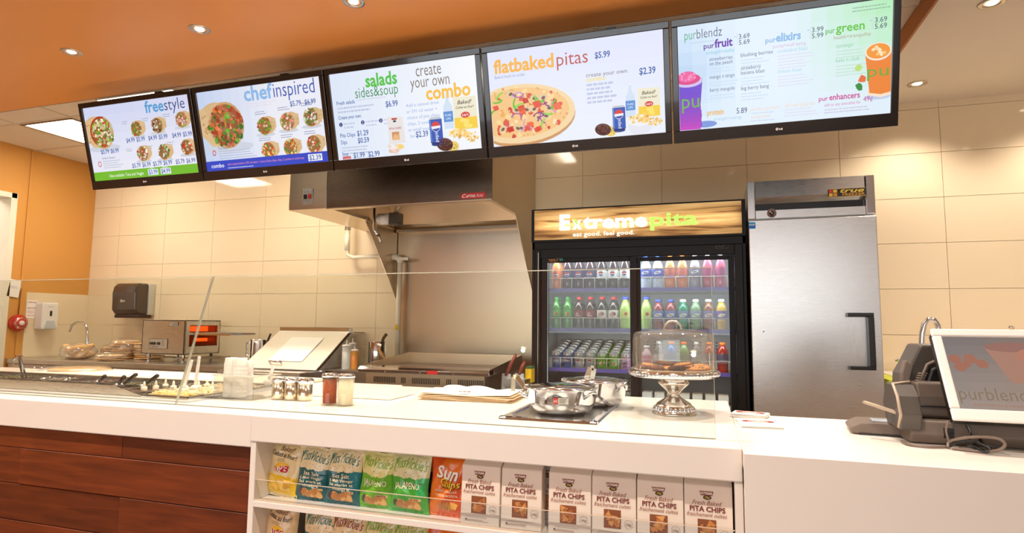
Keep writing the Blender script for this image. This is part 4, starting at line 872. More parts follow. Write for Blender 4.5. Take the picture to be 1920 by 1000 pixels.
# faucet, pita bags, dispensers, alarm, notices
fq = aZ(165, 675, BZ)
fa = thing('gooseneck_tap', 'chrome gooseneck tap above the back counter near the corner', 'tap', (-5.12, 4.32, BZ))
A0 = [aY(px, py, 4.32)-Vector((-5.12, 4.32, BZ)) for px, py in ((164, 660), (164, 630), (162, 612), (154, 604.5), (145, 603.5), (135, 610), (130, 622))]
put('spout', MB().tube([(A0[0].x, 0, 0)]+A0, .011, 12), M_CHROME, fa); put('tap_base', MB().lathe([(.028, 0), (.026, .01), (.02, .05), (.02, .11), (.014, .115)], 16, o=(A0[0].x+.02, 0, 0)), M_CHROME, fa)
put('lever', MB().tube([(A0[0].x+.03, 0, .09), (A0[0].x+.05, -.03, .15)], .007, 8), M_CHROME, fa)
def pitabag(cx, cy, z, n, r, label, lump=False, seed=0, group='bags of pita bread'):
    rd = random.Random(seed); t = thing('pita_bag', label, 'bag of pita bread', (cx, cy, z), group=group)
    hh = n*.017
    for k in range(n):
        a, b = rd.uniform(-.012, .012), rd.uniform(-.012, .012)
        if lump:
            put('pita_piece', MB().ball((0, 0, 0), r*rd.uniform(.38, .55), 10, 6, sz=.45), M_PITA, t, loc=(rd.uniform(-r*.55, r*.55), rd.uniform(-.05, .05), rd.uniform(.3, .95)*r*.75+.01), rot=(rd.uniform(-.7, .7), rd.uniform(-.7, .7), 0))
        else: put('pita_round', MB().lathe([(r*.9, 0), (r, .004), (r, .009), (r*.9, .0145)], 22), M_PITA, t, loc=(a, b, .003+k*.0165), rot=(rd.uniform(-.03, .03), rd.uniform(-.05, .05), 0))
    H_ = r*1.05 if lump else hh+.02
    def fn(u, v):
        th = u*2*math.pi; ph = v*math.pi
        s = math.sin(ph)**.55*(1+.05*math.sin(5*th+3*v*6)+.03*math.sin(11*th+seed)); zz = H_/2-H_/2*math.cos(ph)*(1+.04*math.sin(7*th))
        return (s*(r+.02)*math.cos(th), s*(r+.01)*math.sin(th), max(zz, .0012))
    put('plastic_film', MB().grid(fn, 30, 12), M_BAGFILM, t)
    put('twisted_end', MB().grid(lambda u, v: (-(r+.01)-v*.045, (u-.5)*(.02+.06*v), H_*.4+.03*v+.006*math.sin(u*18)*v), 8, 4), M_BAGFILM, t)
pitabag(-5.50, 4.08, BZ, 15, .13, 'rounded clear bag of broken pita in front of the tap', True, 3)
pitabag(-5.50, 4.43, BZ, 6, .10, 'short stack of bagged pita behind the tap base', False, 5)
pitabag(-5.06, 4.05, BZ, 3, .11, 'flat bag with a few pitas lying left of the toaster', False, 8)
pitabag(-5.24, 4.33, BZ, 10, .115, 'stack of bagged pitas beside the toaster, left pile', False, 6)
pitabag(-4.97, 4.37, BZ, 9, .12, 'stack of bagged pitas touching the toaster, right pile', False, 7)
td = thing('towel_dispenser', 'smoky black paper towel dispenser on the tile wall', 'dispenser', aY(243, 563, 4.47))
def tdz(py): return aY(243, py, 4.40).z-aY(243, 563, 4.47).z
xl_, xr_ = aY(208, 563, 4.38).x-aY(243, 563, 4.47).x, aY(253, 563, 4.38).x-aY(243, 563, 4.47).x
zt_, zb_ = .165, -.155
m = MB(); prof = [(.06, zb_), (-.05, zb_+.01), (-.085, zb_+.06), (-.09, .07), (-.075, .13), (-.04, zt_), (.06, zt_)]
m.prism(prof, xl_, xr_)
put('smoked_cover', m, mat('smoked black plastic', (58, 52, 50), .18, coat=.5), td, bev=.022, seg=4)
put('back_plate', MB().box((xl_+.02, .055, zb_+.01), (xr_+.012, .118, zt_-.005)), mat('dispenser grey side', (206, 204, 190), .4), td, bev=.004)
put('tear_bar', MB().box((xl_+.02, -.06, zb_-.02), (xr_+.045, .06, zb_+.012)), M_BLACK, td, bev=.004)
P = Paint(lambda u, v, l: (u, -.0915, -.02-v), .01); P.text('Rdispenser', -1, 0, 3.4, (235, 228, 220), 'l', .01, .4, width=6.4); P.ring(.3, -1, 1, 1.4, .25, (235, 228, 220), 1)
put('cover_logo', P.mb, M_PRINT, td)
sd = thing('soap_dispenser', 'white soap dispenser on the tiled left wall', 'dispenser', aX(92, 592, XL+.10))
put('cover', MB().box((-.09, -.075, -.13), (.02, .075, .125)), M_WPLAST, sd, bev=.014)
put('push_plate', MB().prism([(-.055, -.125), (.055, -.125), (.035, -.05), (-.03, -.05)], .018, .032), mat('pale grey push plate', (190, 198, 200), .35), sd, bev=.002)
put('level_window', MB().box((.019, -.008, -.005), (.022, .012, .045)), M_BLACK, sd)
P = Paint(lambda u, v, l: (.0208, u, .08-v), .01); P.text('Kleenex', -2.8, 0, 1.2, (90, 90, 110), 'l', .01, width=4.8)
put('cover_print', P.mb, M_PRINT, sd)
al = thing('fire_alarm_bell', 'round red alarm bell with a white centre by the doorway', 'alarm', aX(31, 606, XL), rot=(0, R_(90), 0))
put('bell_rim', MB().lathe([(.075, 0), (.078, .02), (.072, .04)], 28), M_RED, al); put('bell_dome', MB().lathe([(.066, .04), (.060, .055), (.035, .068), (.001, .072)], 28), mat('bell red enamel', (206, 50, 46), .25, coat=.4), al)
put('bell_ring', MB().lathe([(.052, .058), (.050, .064), (.044, .0655)], 28, cap0=False, cap1=False), M_SATIN, al); put('bell_hub', MB().lathe([(.024, .066), (.022, .078), (.002, .080)], 18), M_WPLAST, al)
def wallpaper_note(name, px, py, wy, hz_, label, rows, tilt=0, cat='notice', x=XL+.012):
    q = aX(px, py, x); t = thing(name, label, cat, q, rot=(tilt, 0, 0))
    P = Paint(lambda u, v, l: (.0004*l, u, -v), .01); P.rect(-wy/2, -hz_/2, wy/2, hz_/2, (244, 240, 234), 0)
    for s, v, sz, c in rows: P.text(s, 0, v, sz, c, 'c', .01, width=wy*.85) if s else P.faux(-wy*.4, v, wy*.8, 3, .35, .9, c)
    put('sheet', P.mb, M_PRINT, t)
RD = (206, 60, 50)
wallpaper_note('wall_notice', 60, 580, 9.5, 17, 'small white notice with red lettering above the tiled left wall edge', [('HAND WASH', -6, 1.6, RD), ('EMPLOYEES MUST', -.6, 1.5, (200, 30, 30)), ('', 1.6, 1, (220, 150, 140)), ('WASH HANDS', 6.4, 1.4, RD)])
wallpaper_note('torn_paper', 27, 541, 10, 16, 'torn white paper tag on the orange strip by the doorway', [('', -2, 1, (170, 170, 180))], tilt=R_(-8))
put('cord', MB().tube([aX(27, 541, XL+.016)+Vector((0, .06, .0)), aX(30, 590, XL+.016)+Vector((0, 0.02, 0))], .004, 6), mat('alarm wire brown', (120, 70, 20), .5), al).matrix_parent_inverse = al.matrix_basis.inverted()

# ================================================================== drinks cooler
kx0, kx1, ky, kz1 = -1.107, .244, 3.88, 2.012
ck = thing('drinks_cooler', 'black two door drinks cooler with a lit wood look sign on top', 'drinks cooler', (0, 0, 0))
gl0, gl1, gr0, gr1, gz0, gz1 = -.998, -.457, -.392, .142, .30, 1.650      # glass openings
m = MB(); m.box((kx0, ky, 0.06), (kx0+.02, 4.56, 1.79)); m.box((kx1-.02, ky, 0.06), (kx1, 4.56, 1.79)); m.box((kx0, ky, 1.74), (kx1, 4.56, 1.79)); m.box((kx0, 4.54, .06), (kx1, 4.56, 1.79)); m.box((kx0, ky, .06), (kx1, 4.56, .12))
put('cabinet_shell', m, M_COOLER, ck, bev=.003)
m = MB(); m.box((kx0+.02, ky-.004, .12), (kx0+.060, ky+.05, 1.74)); m.box((kx1-.066, ky-.004, .12), (kx1-.02, ky+.05, 1.74)); m.box((kx0+.06, ky-.004, 1.679), (kx1-.066, ky+.05, 1.74)); m.box((kx0+.06, ky-.004, .12), (kx1-.066, ky+.05, .26))
put('face_frame', m, M_COOLER, ck, bev=.003)
put('trim_strip', MB().box((kx0+.043, ky-.007, .14), (kx0+.046, ky-.004, 1.72)), M_SATIN, ck)
def cdoor(x0, x1, g0, g1, y, lab):
    m = MB(); z0, z1 = .262, 1.677
    m.box((x0, y, z0), (g0, y+.022, z1)); m.box((g1, y, z0), (x1, y+.022, z1)); m.box((g0, y, gz1), (g1, y+.022, z1)); m.box((g0, y, z0), (g1, y+.022, gz0))
    d = put('sliding_door', m, M_COOLER, ck, bev=.002, label=lab)
    put('door_pane', MB().box((g0, y+.008, gz0), (g1, y+.012, gz1)), M_GLASS, d); return d
dL = cdoor(-1.046, -.413, gl0, gl1, 3.892, 'left sliding glass door'); dR = cdoor(-.440, .176, gr0, gr1, 3.918, 'right sliding glass door')
put('door_seal', MB().box((gl0-.004, 3.889, gz0), (gl0+.001, 3.892, gz1)), mat('pale blue seal', (170, 200, 220), .3), dL)
m = MB(); IY0, IY1 = 3.945, 4.50; m.box((kx0+.02, IY1, .12), (kx1-.02, IY1+.01, 1.74)); m.box((kx0+.021, IY0, .12), (kx0+.03, IY1, 1.74)); m.box((kx1-.03, IY0, .12), (kx1-.021, IY1, 1.74)); m.box((kx0+.03, IY0, .121), (kx1-.03, IY1, .14)); m.box((kx0+.03, IY0, 1.72), (kx1-.03, IY1, 1.739))
put('inner_liner', m, M_INNER, ck)
m = MB()
for j in range(9):
    for i in range(24): x = kx0+.06+i*.053; z = 1.05+j*.022 if j < 4 else .4+j*.03; m.box((x, IY1-.0012, z), (x+.012, IY1, z+.006))
put('vent_holes', m, M_BLACK, ck)
put('inner_lamp', MB().box((kx0+.05, 3.95, 1.700), (kx1-.05, 3.975, 1.718)).box((-.43, 3.947, .3), (-.42, 3.955, 1.69)), mat('cooler tube lamp', (235, 240, 255), .4, emit=5), ck)
al_ = area_light('cooler_lamp', (-.43, 3.99, 1.695), (R_(15), 0, 0), 1.2, .03, 5, (.93, .95, 1)); al_.parent = ck
for z in (1.24, .98): area_light('cooler_shelf_lamp', (-.43, 3.955, z+.17), (R_(70), 0, 0), 1.2, .02, .9, (.93, .95, 1)).parent = ck
SZ = [1.472, 1.206, .940, .672]
for z in SZ:
    if z < 1: s_ = put('shelf', MB().prism([(3.985, z-.012), (4.49, z+.104), (4.49, z+.110), (3.985, z-.010)], kx0+.035, -.43).box((-.425, 3.985, z-.010), (kx1-.035, 4.49, z-.004)), M_WIREW, ck)
    else: s_ = put('shelf', MB().box((kx0+.035, 3.985, z-.010), (kx1-.035, 4.49, z-.004)), M_WIREW, ck)
    put('price_rail', MB().box((kx0+.04, 3.972, z-.014), (kx1-.04, 3.983, z+.010)), M_SHELFP, s_)
    wr = MB(); L0 = -1.012; pit = .0777
    zt = z+.078
    wr.tube([(kx0+.04, 3.975, zt), (kx1-.04, 3.975, zt)], .0022, 6)
    lanes = [gl0+.066+pit*k for k in range(7)]+[gr0+.060+pit*k for k in range(7)]
    for x in lanes: wr.tube([(x, 3.975, zt), (x, 3.975, z+.01)], .0020, 6)
    put('wire_dividers', wr, M_WIREW, s_)
laneL = [gl0+.028+pit*k for k in range(7)]; laneR = [gr0+.024+pit*k for k in range(7)]
# sign
sg = MB(); sg.box((kx0-.0, ky-.02, 1.787), (kx1+.002, ky+.05, kz1)); sb = put('sign_box', sg, M_COOLER, ck, bev=.002)
put('sign_housing', MB().box((kx0+.01, ky+.05, 1.791), (kx1-.01, 4.4, kz1-.005)), M_COOLER, ck)
M_SIGNW, nt, b = newmat('backlit wood print'); N, L = nt.nodes, nt.links
tc = N.new('ShaderNodeTexCoord'); mp = N.new('ShaderNodeMapping'); mp.inputs['Scale'].default_value = (1.3, 1, 17); L.new(tc.outputs['Object'], mp.inputs[0])
nz_ = N.new('ShaderNodeTexNoise'); nz_.inputs['Scale'].default_value = 1.6; nz_.inputs['Detail'].default_value = 7; nz_.inputs['Distortion'].default_value = .5; L.new(mp.outputs[0], nz_.inputs['Vector'])
cr = N.new('ShaderNodeValToRGB'); e = cr.color_ramp.elements; e[0].position = .36; e[0].color = (*lin((124, 78, 32)), 1); e[1].position = .62; e[1].color = (*lin((236, 200, 132)), 1)
e2 = cr.color_ramp.elements.new(.45); e2.color = (*lin((200, 154, 88)), 1)
L.new(nz_.outputs['Fac'], cr.inputs[0])
# backlight painted into the emission strength: brighter along the middle, dimmer at the ends
sx = N.new('ShaderNodeSeparateXYZ'); L.new(tc.outputs['Object'], sx.inputs[0])
def mth(op, a, b_=None, c=None):
    n_ = N.new('ShaderNodeMath'); n_.operation = op
    for i, v in enumerate((a, b_, c)):
        if v is None: continue
        if isinstance(v, (int, float)): n_.inputs[i].default_value = v
        else: L.new(v, n_.inputs[i])
    return n_.outputs[0]
g1 = mth('POWER', 2.718, mth('MULTIPLY', mth('POWER', mth('DIVIDE', sx.outputs['Z'], .045), 2), -1))
ex = mth('SUBTRACT', 1, mth('POWER', mth('ABSOLUTE', mth('DIVIDE', sx.outputs['X'], .66)), 14))
st_ = mth('MULTIPLY', mth('MULTIPLY_ADD', g1, .95, .27), mth('MAXIMUM', ex, .02))
L.new(cr.outputs[0], b.inputs['Emission Color']); L.new(st_, b.inputs['Emission Strength']); L.new(cr.outputs[0], b.inputs['Base Color'])
put('sign_face', MB().box((-.655, -.003, -.098), (.655, .0, .102)), M_SIGNW, sb, loc=((kx0+kx1)/2, ky-.02, 1.900))
M_SIGNT = attr_mat('backlit lettering', .3, emit=1.5)
P = Paint(lambda u, v, l: (kx0+u, ky-.0235-.0004*l, 1.900-v), .01)
WH, GR = (255, 255, 250), (178, 238, 90)
P.text('E', 19.5, 3.2, 13.6, WH, 'l', .055, width=7.2); P.text('x', 28, 3.2, 12, WH, 'l', .04, width=6.6); P.text('treme', 35.3, 3.2, 12.4, WH, 'l', .032, width=41.5); P.text('pita', 78.5, 3.2, 12.0, GR, 'l', .02, width=29)
P.poly([(28.3, -3.4), (30.0, -3.4), (32.2, -.6), (31.0, .6)], GR, 8)
P.text('eat good. feel good.', 28.5, 8.2, 4.0, (250, 248, 236), 'l', .008, width=40)
put('sign_lettering', P.mb, M_SIGNT, sb)
P = Paint(lambda u, v, l: (u, ky-.006-.0004*l, -v), .01)
q = aY(1040, 487, ky); P.fn = lambda u, v, l: (q.x+u, 3.8912-.0004*l, q.z-v)
P.ell(-1.2, 0, 3.2, 1.7, (30, 22, 14), 1); P.ring(-1.2, 0, 3.2, 1.7, .14, (190, 120, 50), 2); P.text('true', -3.2, .6, 2, (220, 140, 50), 'l', .02, layer=3); P.rect(3, -1.2, 5.4, .8, (40, 130, 130), 2)
put('brand_sticker', P.mb, M_PRINT, dL)
q2 = aY(1350, 463, ky); P = Paint(lambda u, v, l: (q2.x+u, ky-.0045-.0004*l, q2.z-v), .01); P.text('true', -3, .8, 3.4, (70, 54, 44), 'l', .0, .4); P.ring(1, .6, 4, .8, .25, (70, 54, 44), 1, a0=0, a1=170)
put('brand_script', P.mb, M_PRINT, ck)

# bottles and cans
def hexa(c): return mat('plastic colour %d %d %d' % c, c, .3, noise=.02)
M_PETC = clear('clear pet plastic', (.86, .88, .9), haze=.12)
def liquid(c): return mat('drink %d %d %d' % c, c, .08, coat=.6, noise=.05, nscale=20)
_proto = {}
NUMW = ['one', 'two', 'three', 'four', 'five', 'six', 'seven']
def bottle(key, body, cap, lab, labcol2, mark, h, r, shape, loc, label, group):
    if key not in _proto:
        t = thing('soda_bottle' if shape != 'sport' else 'juice_bottle', label, 'bottle', loc, group=group)
        if shape == 'soda': pr = [(r*.9, 0), (r, .01), (r, h*.28), (r*.93, h*.36), (r, h*.5), (r, h*.62), (r*.8, h*.76), (r*.42, h*.88), (r*.38, h*.93)]
        elif shape == 'sport': pr = [(r*.9, 0), (r, .01), (r*.94, h*.2), (r, h*.3), (r, h*.66), (r*.9, h*.76), (r*.55, h*.86), (r*.5, h*.90)]
        else: pr = [(r*.9, 0), (r, .01), (r*.96, h*.3), (r, h*.6), (r*.7, h*.78), (r*.42, h*.86), (r*.4, h*.91)]
        put('bottle_body', MB().lathe(pr, 16), body, t)
        cr_ = r*(.42 if shape == 'soda' else .58); put('bottle_cap', MB().lathe([(cr_, h*.915), (cr_, h*.985), (cr_*.85, h)], 14), cap, t)
        z0, z1 = (h*.34, h*.60) if shape == 'soda' else (h*.30, h*.64)
        lb = MB().lathe([(r*1.01, z0), (r*1.015, (z0+z1)/2), (r*1.01, z1)], 16, cap0=False, cap1=False, col=lab)
        P = Paint(lambda u, v, l: ((r*1.025+.0004*l)*math.sin(u/r), -(r*1.025+.0004*l)*math.cos(u/r), (z0+z1)/2-v), r/10); P.curved = 2.5
        hh = (z1-z0)/r*5
        P.rect(-8, hh*.55, 8, hh*.95, labcol2, 1)
        if mark == 'ball': P.ell(0, -1, 5.2, 5.2, (240, 240, 246), 2, n=14); P.ell(0, -1, 5, 5, (206, 44, 44), 3, a0=180, a1=350, n=10); P.ell(0, -1, 4.6, 4.6, (30, 60, 160), 3, a0=15, a1=165, n=10)
        elif mark == 'oval': P.ell(0, 0, 6.4, 4.6, (150, 20, 40), 2, rot=-20, n=14); P.text('Dr', -4, 0, 5, (245, 240, 240), 'l', .02, .3, layer=4); P.text('Pepper', -5, 3.6, 4.4, (245, 240, 240), 'l', .02, .3, layer=4, width=10)
        elif mark == 'seven': P.text('7', -4, 3, 9, (220, 240, 60), 'l', .04, layer=3); P.ell(2.5, -1, 3, 3, (210, 50, 50), 3, n=12)
        elif mark == 'wave': P.ell(0, -2, 7, 3.2, (240, 240, 244), 2, rot=-12, n=14); P.text('life', -4.5, -.6, 4.4, labcol2, 'l', .02, layer=4, width=9)
        elif mark == 'script': P.text('Brisk', -6, 2, 6, labcol2, 'l', .03, .2, layer=3, width=12)
        for q in range(0): pass
        lb.add(P.mb.v, P.mb.f); lb.c[-len(P.mb.f):] = P.mb.c
        put('bottle_label', lb, M_PRINT, t); _proto[key] = t; return t
    return dup(_proto[key], loc, label, group=group)
def sp_(n_): return ORD[n_]
shelfn = ['top', 'second', 'third', 'bottom']
def rowb(side, lane, shelf, spec, row=0):
    x = (laneL if side == 'left' else laneR)[lane]; key, desc, body, cap, lab, l2, mark, h, r, shp = spec
    y = 4.018+row*.078
    lb = '%s, %s cooler door, %s shelf, lane %s, %s row' % (desc, side, shelfn[shelf], NUMW[lane], 'front' if row == 0 else 'back')
    bottle(key, body, cap, lab, l2, mark, h, r, shp, (x, y, SZ[shelf]-.004), lb, '%s shelf bottles behind the %s door' % (shelfn[shelf], side))
WHT, BLU, REDC, GRN, ORG = hexa((236, 236, 236)), hexa((50, 80, 200)), hexa((205, 30, 36)), hexa((40, 150, 60)), hexa((240, 120, 40))
cola = liquid((40, 20, 16))
S_orange = ('orange', 'orange soda bottle', liquid((224, 120, 60)), ORG, (236, 130, 70), (220, 90, 40), 'ball', .228, .033, 'soda')
S_purp = ('darkcola', 'dark cola bottle, blue ball label', liquid((54, 28, 34)), BLU, (60, 50, 110), (70, 40, 90), 'ball', .228, .033, 'soda')
S_diet = ('dietcola', 'cola bottle, white ball label', cola, WHT, (222, 224, 228), (196, 200, 206), 'ball', .228, .033, 'soda')
S_green = ('greensoda', 'green soda bottle', liquid((58, 140, 40)), GRN, (84, 168, 60), (60, 150, 50), 'seven', .225, .033, 'soda')
S_red = ('redlabel', 'dark soda bottle, red label', liquid((60, 24, 20)), REDC, (136, 24, 38), (110, 16, 28), 'oval', .225, .033, 'soda')
S_wred = ('whitelabel', 'dark soda bottle, white label', cola, REDC, (232, 226, 222), (214, 206, 200), 'oval', .225, .033, 'soda')
S_lime = ('lime', 'pale lime soda bottle', liquid((186, 228, 120)), BLU, (206, 232, 130), (170, 214, 80), 'seven', .225, .036, 'fat')
S_water = ('water', 'blue label water bottle', liquid((196, 214, 234)), BLU, (50, 80, 190), (30, 60, 170), 'wave', .228, .033, 'soda')
S_fan = ('tangerine', 'orange drink bottle', liquid((220, 130, 80)), ORG, (206, 110, 100), (120, 110, 200), 'none', .228, .033, 'soda')
S_grey = ('cleardrink', 'clear grey drink bottle', liquid((150, 150, 170)), WHT, (120, 124, 160), (90, 96, 150), 'wave', .228, .033, 'soda')
S_mag = ('magenta', 'pink red drink bottle', liquid((190, 80, 110)), WHT, (176, 60, 130), (150, 40, 110), 'none', .228, .033, 'soda')
S_berry = ('berry', 'berry juice bottle', liquid((150, 60, 70)), BLU, (96, 120, 200), (150, 70, 80), 'wave', .205, .034, 'sport')
S_teal = ('teal', 'teal juice bottle', liquid((40, 150, 116)), WHT, (120, 140, 200), (90, 170, 130), 'wave', .205, .034, 'sport')
S_pale = ('palegreen', 'pale green juice bottle', liquid((140, 180, 140)), WHT, (150, 170, 210), (120, 180, 110), 'wave', .205, .034, 'sport')
S_amber = ('amber', 'amber juice bottle', liquid((150, 96, 70)), WHT, (150, 140, 200), (170, 100, 60), 'wave', .205, .034, 'sport')
S_yel = ('yellow', 'yellow juice bottle', liquid((226, 190, 40)), WHT, (110, 90, 180), (230, 200, 60), 'wave', .205, .034, 'sport')
S_pink = ('pink', 'pink and white milk bottle', liquid((236, 200, 216)), WHT, (230, 130, 180), (240, 236, 236), 'none', .17, .033, 'fat')
S_clear = ('waterclear', 'clear water bottle', M_PETC, WHT, (210, 214, 220), (170, 180, 200), 'none', .20, .033, 'soda')
S_blueo = ('blueo', 'blue drink bottle, orange cap', liquid((60, 110, 190)), ORG, (90, 110, 160), (50, 90, 170), 'none', .20, .034, 'sport')
S_greeno = ('greeno', 'green drink bottle, orange cap', liquid((150, 190, 120)), ORG, (150, 180, 150), (120, 170, 100), 'none', .20, .034, 'sport')
S_redo = ('redo', 'red drink bottle, orange cap', liquid((190, 60, 40)), ORG, (120, 110, 140), (170, 60, 50), 'none', .20, .034, 'sport')
for row in (0, 1):
    for k, s_ in enumerate((S_orange, S_purp, S_purp, S_purp, S_diet, S_diet, S_diet)): rowb('left', k, 0, s_, row)
    for k, s_ in enumerate((S_green, S_green, S_red, S_red, S_wred, S_wred, S_lime)): rowb('left', k, 1, s_, row)
    for k, s_ in enumerate((S_water, S_water, S_fan, S_fan, S_grey, S_mag, S_mag)): rowb('right', k, 0, s_, row)
    for k, s_ in enumerate((S_lime, S_berry, S_berry, S_teal, S_pale, S_amber, S_yel)): rowb('right', k, 1, s_, row)
for k, s_ in enumerate((S_pink, S_clear, S_blueo, S_greeno, S_clear, S_redo, S_redo)): rowb('right', k, 2, s_)
_can = {}
def candrink(key, c, top, mark, loc, label, group):
    if key not in _can:
        t = thing('drink_can', label, 'can', loc, rot=(R_(9), 0, 0), group=group)
        def cf(z, u): return c if z < .1 else top
        mm = MB().lathe([(.024, 0), (.031, .008), (.031, .03), (.031, .06), (.031, .09), (.031, .102)], 18, colf=cf, cap1=False, col=top)
        P = Paint(lambda u, v, l: ((.0315+.0002*l)*math.sin(u/.031), -(.0315+.0002*l)*math.cos(u/.031),   .058-v), .001); P.curved = 9
        if mark == 'ball': P.ell(0, -8, 15, 12, (236, 238, 244), 1, n=16); P.ell(0, -8, 14, 11, (200, 44, 34), 2, a0=180, a1=350, n=10); P.ell(0, -8, 13, 10, (40, 70, 160), 2, a0=15, a1=165, n=8)
        elif mark == 'seven': P.ell(4, 4, 11, 9, (214, 50, 50), 1, n=14); P.text('7', -12, 14, 34, (240, 250, 240), 'l', .03, layer=3)
        elif mark == 'stripe': 
            for k in range(4): P.poly([(-16, -6+k*10), (16, -14+k*10), (16, -10+k*10), (-16, -2+k*10)], (70, 60, 70), 1)
        mm.add(P.mb.v, P.mb.f); mm.c[-len(P.mb.f):] = P.mb.c
        put('can_body', mm, attr_mat('painted can metal', .22, coat=.3, metal=.35) if 'painted can metal' not in MATS else MATS['painted can metal'], t)
        put('can_lid', MB().lathe([(.031, .102), (.0265, .114), (.0275, .119), (.0265, .1195), (.0245, .115), (.001, .115)], 18, cap0=False, cap1=False).box((-.006, -.014, .115), (.006, .006, .117)), mat('can lid aluminium', (214, 214, 214), .25, .65), t); _can[key] = t; return t
    return dup(_can[key], loc, label, group=group)
C3 = [('bluecan', (90, 120, 190), 'blue cola can', 'ball'), ('bluecan', (90, 120, 190), 'blue cola can', 'ball'), ('silver', (190, 192, 198), 'silver cola can', 'ball'), ('silver', (190, 192, 198), 'silver cola can', 'ball'),
      ('greencan', (126, 200, 50), 'green lemon soda can', 'seven'), ('greencan', (126, 200, 50), 'green lemon soda can', 'seven'), ('pinkcan', (226, 170, 214), 'pink and white can', 'stripe')]
C4 = [('darkcan', (40, 44, 60), 'dark cola can', ''), ('darkcan', (40, 44, 60), 'dark cola can', ''), ('darkcan', (40, 44, 60), 'dark cola can', ''), ('darkcan', (40, 44, 60), 'dark cola can', ''),
      ('greycan', (120, 130, 126), 'grey soda can', ''), ('emerald', (30, 150, 84), 'emerald ginger ale can', 'stripe'), ('emerald', (30, 150, 84), 'emerald ginger ale can', 'stripe')]
for sh_, CC in ((2, C3), (3, C4)):
    for k, (key, c, d, mk) in enumerate(CC):
        for r in range(6):
            candrink(key, c, (190, 190, 190), mk, (laneL[k], 4.030+r*.072, SZ[sh_]-.004+r*.015), '%s on the %s can shelf, lane %s, %s row back' % (d, 'upper' if sh_ == 2 else 'lower', NUMW[k], ORD[r]), 'cans on the %s can shelf' % ('upper' if sh_ == 2 else 'lower'))
# small milk cartons on the right lower shelf
c0 = None
for k in range(7):
    for r in range(2):
        lab = 'white and red drink carton on the lowest right shelf, lane %s, %s row' % (NUMW[k], 'front' if r == 0 else 'back')
        lo = (laneR[k], 4.02+r*.08, SZ[3]-.004)
        if c0 is None:
            c0 = thing('drink_carton', lab, 'carton', lo, group='cartons behind the right door')
            mm = MB().box((-.03, -.03, 0), (.03, .03, .10), (150, 148, 150)).prism([(-.03, .10), (.03, .10), (.004, .13), (-.004, .13)], -.03, .03, 'x', (214, 216, 220))
            P = Paint(lambda u, v, l: (u, -.0305-.0002*l, .06-v), .001); P.rect(-28, -6, 28, 14, (206, 40, 50), 1); P.rect(-28, 16, 28, 26, (60, 130, 80), 1); P.text('MILK', 0, 8, 16, (245, 245, 245), 'c', .03, layer=3); P.text('MILK', 0, 54, 22, (40, 40, 40), 'c', .03, layer=3)
            mm.add(P.mb.v, P.mb.f); mm.c[-len(P.mb.f):] = P.mb.c
            put('carton_body', mm, M_PRINT, c0); put('carton_fold', MB().box((-.03, -.003, .128), (.03, .003, .142)), M_WPLAST, c0)
        else: dup(c0, lo, lab)

# ================================================================== upright freezer
zx0, zx1, zy, zz = .2585, .943, 3.86, 2.115
fz = thing('upright_freezer', 'tall stainless one door freezer right of the drinks cooler', 'freezer', (0, 0, 0))
put('cabinet', MB().box((zx0+.004, zy+.05, .12), (zx1-.004, 4.57, zz-.006)), M_STEELV, fz)
hz0 = aY(1403, 413, zy).z
lv0, lv1 = aY(1420, 392, zy), aY(1420, 380, zy)
put('grille_top', MB().prism([(zy+.06, zz), (zy+.004, zz), (zy-.002, lv1.z+.03), (zy+.035, lv1.z-.005), (zy+.06, lv1.z-.005)], zx0+.045, zx1-.052), M_STEEL, fz)
put('grille_bottom', MB().prism([(zy+.06, hz0+.006), (zy-.002, hz0+.006), (zy-.002, lv0.z-.012), (zy+.035, lv0.z-.006), (zy+.06, lv0.z-.006)], zx0+.045, zx1-.052), M_STEEL, fz)
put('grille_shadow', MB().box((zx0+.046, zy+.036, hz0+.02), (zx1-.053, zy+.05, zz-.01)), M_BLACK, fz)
put('grille_post', MB().box((zx0, zy-.002, hz0+.006), (zx0+.043, zy+.06, zz)), M_STEELV, fz, bev=.003)
put('grille_post', MB().box((zx1-.050, zy-.002, hz0+.006), (zx1, zy+.06, zz)), M_CHROME, fz, bev=.006)
d = put('freezer_door', MB().box((zx0+.002, zy-.012, .16), (zx1-.002, zy+.045, hz0-.004)), M_STEEL, fz, bev=.004)
hA, hB = aY(1585, 587, zy-.012), aY(1639, 694, zy-.012)
hxA, hxB, hzA, hzB = aY(1587, 600, zy-.012).x, aY(1637, 640, zy-.012).x, hA.z, hB.z
hd = MB(); hd.box((hxA, zy-.016, hzA-.022), (hxB, zy-.060, hzA)); hd.box((hxA, zy-.016, hzB), (hxB, zy-.060, hzB+.020)); hd.box((hxB-.030, zy-.016, hzB+.02), (hxB, zy-.064, hzA-.022))
put('door_handle', hd, M_BLACK, d, bev=.003)
put('handle_recess', MB().box((hxA+.002, zy-.0145, hzB+.02), (hxB-.03, zy-.0125, hzA-.022)), M_STEELV, d)
for px, py in ((1432, 622), (1440, 716), (1612, 722)): q = aY(px, py, zy-.012); put('door_dimple', MB().ball((0, 0, 0), .005, 8, 4), M_SATIN, d, loc=(q.x, zy-.012, q.z))
q = aY(1447, 400, zy-.003)
P = Paint(lambda u, v, l: (q.x+u, zy-.004-.0012*l, q.z-v), .01)
P.ell(0, 0, 2.7, 2.7, (160, 140, 130), 0); P.ell(0, 0, 2.3, 2.3, (40, 22, 24), 1); P.ring(0, 0, 1.9, 1.9, .15, (210, 150, 130), 2, a0=120, a1=420); P.poly([(-1.4, -1.2), (-1.1, -1.5), (.6, .3), (.4, .5)], (240, 230, 220), 3)
put('thermometer', P.mb, M_PRINT, fz)
q3 = aY(1588, 361, zy-.003)
